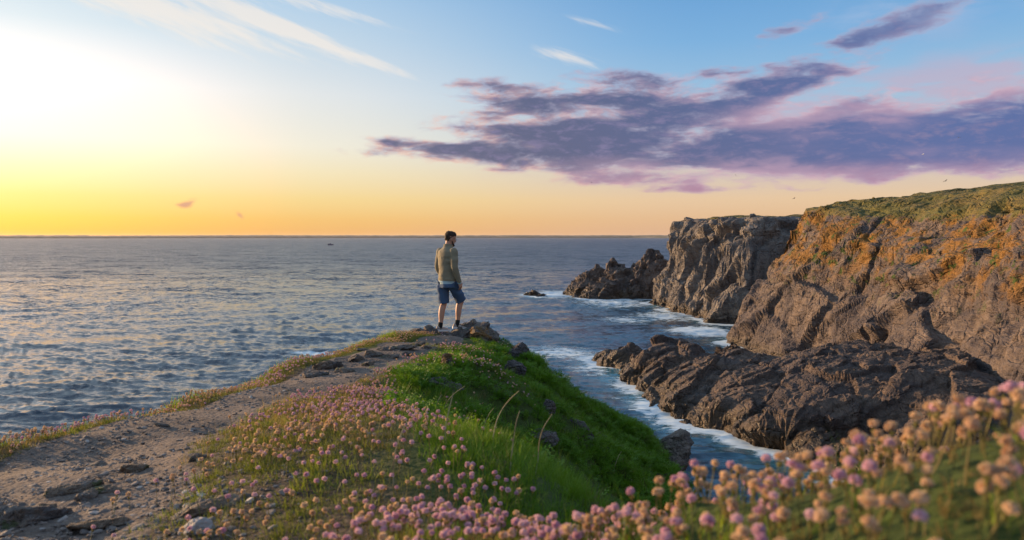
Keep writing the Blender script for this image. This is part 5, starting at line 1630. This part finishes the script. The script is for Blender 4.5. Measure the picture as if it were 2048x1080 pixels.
def f_dry(x, y):
    return np.clip(fringe_w(x, y) * .8 + heath_field(x, y) * (1 - soil_field(x, y)) * sstep(y, 3.2, 4.6) * sstep(x, -2.0, -1.6) * 1.0 + .10 * green_w(x, y) * sstep(y, 4.5, 7) * (fbm(np.stack([x * 1.3, y * 1.3, 0 * x + 13], -1), 3, 145) > .1), 0, 1)
x5, y5, r5 = sample(-4.0, 3.0, 2.5, 14.2, 150, f_dry, 15)
z5 = ground_z(x5, y5)
dt = [tuft(12, .095, .0022, .03, s_, M_DRY, bend=(.1, .6), lean=(0, .5)) for s_ in (31, 32)]
scatter('dry_grass', dt, np.stack([x5, y5, z5], -1), lean_rot(x5, y5, r5), r5.uniform(.6, 1.15, len(x5)) * np.where(y5 < 2.6, .5, 1), r5.random(len(x5)), r5.integers(0, 2, len(x5)), 'golden dry grass along the path')

# --- sea thrift: the 300 that show largest are things of their own, the rest is one mass
def f_thrift(x, y):
    cl = fbm(np.stack([x * 2.0, y * 2.0, 0 * x + 9], -1), 3, 171)
    cx_ = crest_x(y)
    t = (x - path_r(y)) / np.maximum(cx_ - path_r(y), .2)
    bankA = sstep(t, .02, .3) * (1 - sstep(t, .98, 1.22)) * sstep(y, 2.3, 3.6) * (1 - sstep(y, 8.6, 9.2)) * (.45 + 1.1 * sstep(cl, -.2, .25))
    lowA = .30 * sstep(x, path_r(y) - .35, path_r(y) + .3) * (1 - sstep(x, -.35, -.1)) * (1 - sstep(y, 2.6, 3.6)) * sstep(y, 1.7, 2.1) * (.25 + 1.5 * sstep(cl, -.05, .3))
    midB = (.85 + .6 * cl) * sstep(x, -.75, -.3) * (1 - sstep(x, -.02 + (y < 2.0) * 2, .10 + (y < 2.0) * 2)) * (1 - sstep(y, 2.6, 3.1)) * sstep(y, 1.3, 1.7)
    bk = 2.4 * bank_w(x, y) * (.48 + 1.1 * sstep(cl, -.2, .3))
    fr = .8 * fringe_w(x, y) * sstep(x, path_l(y) - .55, path_l(y) - .3)
    mound = .85 * np.clip(patch(x, y, -.75, 8.55, .35, .22) + patch(x, y, -.3, 8.6, .35, .18) + .8 * patch(x, y, -.72, 10.9, .3, .35) + .7 * patch(x, y, .25, 13.6, .3, .3), 0, 1)
    spot = .12 * patch(x, y, -.32, 6.8, .25, .6) + .10 * patch(x, y, -.02, 4.2, .3, .5)
    return np.clip((bankA * .62 + lowA + midB + bk + fr + mound + spot) * .62, 0, 1)
x6, y6, r6 = sample(-4.0, 1.3, .80, 14.2, 760, f_thrift, 16)
z6 = ground_z(x6, y6)
vis, u6, v6, d6 = inview(x6, y6, z6 + .1, 30, 20)
x6, y6, z6, d6, u6, v6 = x6[vis], y6[vis], z6[vis], d6[vis], u6[vis], v6[vis]
n6 = len(x6)
pk_cl = fbm(np.stack([x6 * 1.1, y6 * 1.1, 0 * x6 + 4], -1), 2, 181)
pink6 = r6.random(n6) < np.clip(.34 + .02 * bank_w(x6, y6) + .9 * pk_cl + .35 * patch(x6, y6, -.45, 3.9, .35, .9), .08, .85)
h6 = r6.uniform(.052, .105, n6) * (1 - .08 * bank_w(x6, y6)) * np.where(x6 < path_l(y6) + .05, .75, 1)
# clumps lean outwards
lx, ly = r6.normal(0, .16, n6), r6.normal(0, .16, n6)
order = np.argsort(d6)
big = order[:300]
rest = order[300:]
HP = [mesh_py('flower_head', *thrift_head(s_, 64), M_PINKO, link=False).data for s_ in (1, 2)]
HF = [mesh_py('flower_head', *thrift_head(s_ + 5, 58, .0075), M_FADEO, link=False).data for s_ in (1, 2)]
ST = [mesh_py('stem', *thrift_stem(s_, .13, b_), M_STEMO, link=False).data for s_, b_ in ((1, .012), (2, .03), (3, .022))]
for j, i in enumerate(big):
    pk_ = bool(pink6[i])
    root = empty('sea_thrift', (x6[i], y6[i], z6[i]), r6.uniform(0, 6.28))
    root.rotation_euler = (lx[i], ly[i], r6.uniform(0, 6.28))
    col_ = 'pink' if pk_ else 'faded tan'
    uu, vv = u6[i], v6[i]
    tone = 'pink' if pk_ else 'faded tan'
    row = 'along the bottom edge' if vv > 985 + max(0, 1400 - uu) * .08 else 'on the brow'
    if uu > 1800:
        where = 'of the right edge bank below the cliff'
    elif uu > 1560:
        where = 'of the blurred bank below the promontory'
    elif uu > 1330:
        where = 'of the blurred bank below the inlet'
    elif uu > 880:
        where = 'of the bank below the green slope'
    else:
        where = 'of the bank beside the path'
    lab = tone + ' thrift flower ' + row + ' ' + where
    gr = tone + ' thrift flowers ' + row + ' ' + where
    tag(root, lab, 'flower', gr)
    s_ = r6.uniform(.85, 1.2)
    hd = bpy.data.objects.new('flower_head', (HP if pk_ else HF)[j % 2]); COL.objects.link(hd); hd.parent = root
    hd.location = (0, 0, h6[i]); hd.scale = (s_, s_, s_ * (1 if pk_ else .92)); hd.rotation_euler = (r6.normal(0, .2), r6.normal(0, .2), r6.uniform(0, 6.28))
    sm = bpy.data.objects.new('stem', ST[j % 3]); COL.objects.link(sm); sm.parent = root
    sm.location = (0, 0, h6[i] - .006)
protos = [thrift_proto(1, 40, .12, M_PINK), thrift_proto(2, 40, .12, M_PINK), thrift_proto(3, 36, .12, M_FADE), thrift_proto(4, 36, .12, M_FADE)]
sc6 = r6.uniform(.85, 1.2, n6)
base6 = np.stack([x6, y6, z6 - (.12 * sc6 - h6)], -1)
scatter('thrift_flowers', protos, base6[rest], np.stack([lx, ly, r6.uniform(0, 6.28, n6)], -1)[rest], sc6[rest], r6.random(n6)[rest], np.where(pink6, r6.integers(0, 2, n6), r6.integers(2, 4, n6))[rest], 'carpet of pink and faded sea thrift flowers on the headland')

# small stones on the path
def pebble(seed, m):
    V, F = poly_rock((1, .75, .38), seed, nplanes=9, sub=2, rough=.08, strata=.02)
    return mesh_np('pebble', V, F, m, link=False)
def peb_mat(name, c0, c1):
    m, nt, p = mat(name)
    a = nt.nodes.new('ShaderNodeAttribute'); a.attribute_type = 'INSTANCER'; a.attribute_name = 'tint'
    L(nt, MIX(nt, a.outputs['Fac'], c0, c1), p.inputs['Base Color'])
    p.inputs['Roughness'].default_value = .85
    return m
M_PEB = peb_mat('gravel_stone', (.07, .058, .055), (.21, .175, .155))
M_QTZ = peb_mat('quartz_stone', (.26, .235, .22), (.40, .36, .33))
def f_peb(x, y):
    cl = fbm(np.stack([x * 1.5, y * 1.5, 0 * x + 3], -1), 3, 191)
    low = (1 - sstep(x, -.95, -.6)) * (1 - sstep(y, 3.0, 4.0)) * sstep(x, path_l(y), path_l(y) + .1)
    return np.clip((soil_field(x, y) * (.16 + .6 * sstep(cl, -.1, .35)) + .75 * low) * (1.1 - .06 * y), 0, 1)
x7, y7, r7 = sample(-3.4, -.4, 1.6, 13.6, 1500, f_peb, 17)
z7 = ground_z(x7, y7)
vis = inview(x7, y7, z7, 20, 20)[0]
x7, y7, z7 = x7[vis], y7[vis], z7[vis]
n7 = len(x7)
scatter('gravel', [pebble(1, M_PEB), pebble(2, M_PEB), pebble(3, M_PEB), pebble(4, M_QTZ)], np.stack([x7, y7, z7 + .002], -1), np.stack([r7.normal(0, .2, n7), r7.normal(0, .2, n7), r7.uniform(0, 6.28, n7)], -1),
        .0042 * (1 / (r7.random(n7) * .94 + .06)) ** .62, r7.random(n7), r7.choice(4, n7, p=[.33, .33, .28, .06]), 'loose stones and gravel scattered over the footpath')

# pale dead grass stems curling out of the shaded slope
k_ = 0
for px, py, ln, tilt_, lab in [(869, 838, .12, .5, 'pale dead grass stem at the top of the near green hump'), (886, 828, .20, .9, 'long pale dead grass stem arching over the gully'),
                              (893, 884, .12, .2, 'short upright dead grass stem in the middle of the green hump'), (964, 868, .16, .6, 'dead grass stem on the edge of the gully, first of a pair'),
                              (985, 882, .18, .7, 'dead grass stem on the edge of the gully, lower of a pair'), (1020, 935, .15, .3, 'dead grass stem low on the green hump'),
                              (1070, 938, .17, .5, 'dead grass stem at the low right end of the green hump'), (785, 965, .13, .4, 'seeding grass stem among the pink flowers'), (1228, 940, .16, .5, 'dead grass stem low on the far slope')]:
    q = ground_at(px, py + 10)
    k_ += 1
    bm = bmesh.new()
    pts = [Vector((0, 0, -.02))]
    for t in np.linspace(.15, 1, 6):
        pts.append(Vector((ln * tilt_ * t * t, .02 * math.sin(5 * t + k_), ln * (t - .28 * tilt_ * t * t) + .12 * t)))
    limb(bm, pts, [.0028, .0026, .0024, .0022, .002, .0024, .0016], 6, 2)
    me = bpy.data.meshes.new('dry_grass_stem'); bm.to_mesh(me); bm.free(); me.materials.append(bpy.data.materials.get('dead_stem') or simple('dead_stem', (.34, .28, .17), .9, .2, 80))
    o = bpy.data.objects.new('dry_grass_stem', me); COL.objects.link(o)
    o.location = q; o.rotation_euler = (0, 0, random.uniform(-.5, .5))
    tag(o, lab, 'grass stem', 'dead grass stems on the green slope')

# the flower that stands highest on the near bank
q = Vector((.605, .96, 0)); q.z = float(ground_z(np.array([q.x]), np.array([q.y]))[0])
hz_ = at(1990, 787, .97).z - q.z
root = empty('sea_thrift', q)
tag(root, 'tallest faded tan sea thrift flower standing alone above the right hand bank', 'flower')
root.rotation_euler = (0, R(3), 0)
V, F = thrift_head(12, 64, .0086)
hd = mesh_py('flower_head', V, F, M_FADEO, root); hd.location = (0, 0, hz_)
V, F = thrift_stem(12, hz_, .02)
sm = mesh_py('stem', V, F, M_STEMO, root); sm.location = (0, 0, hz_ - .006)
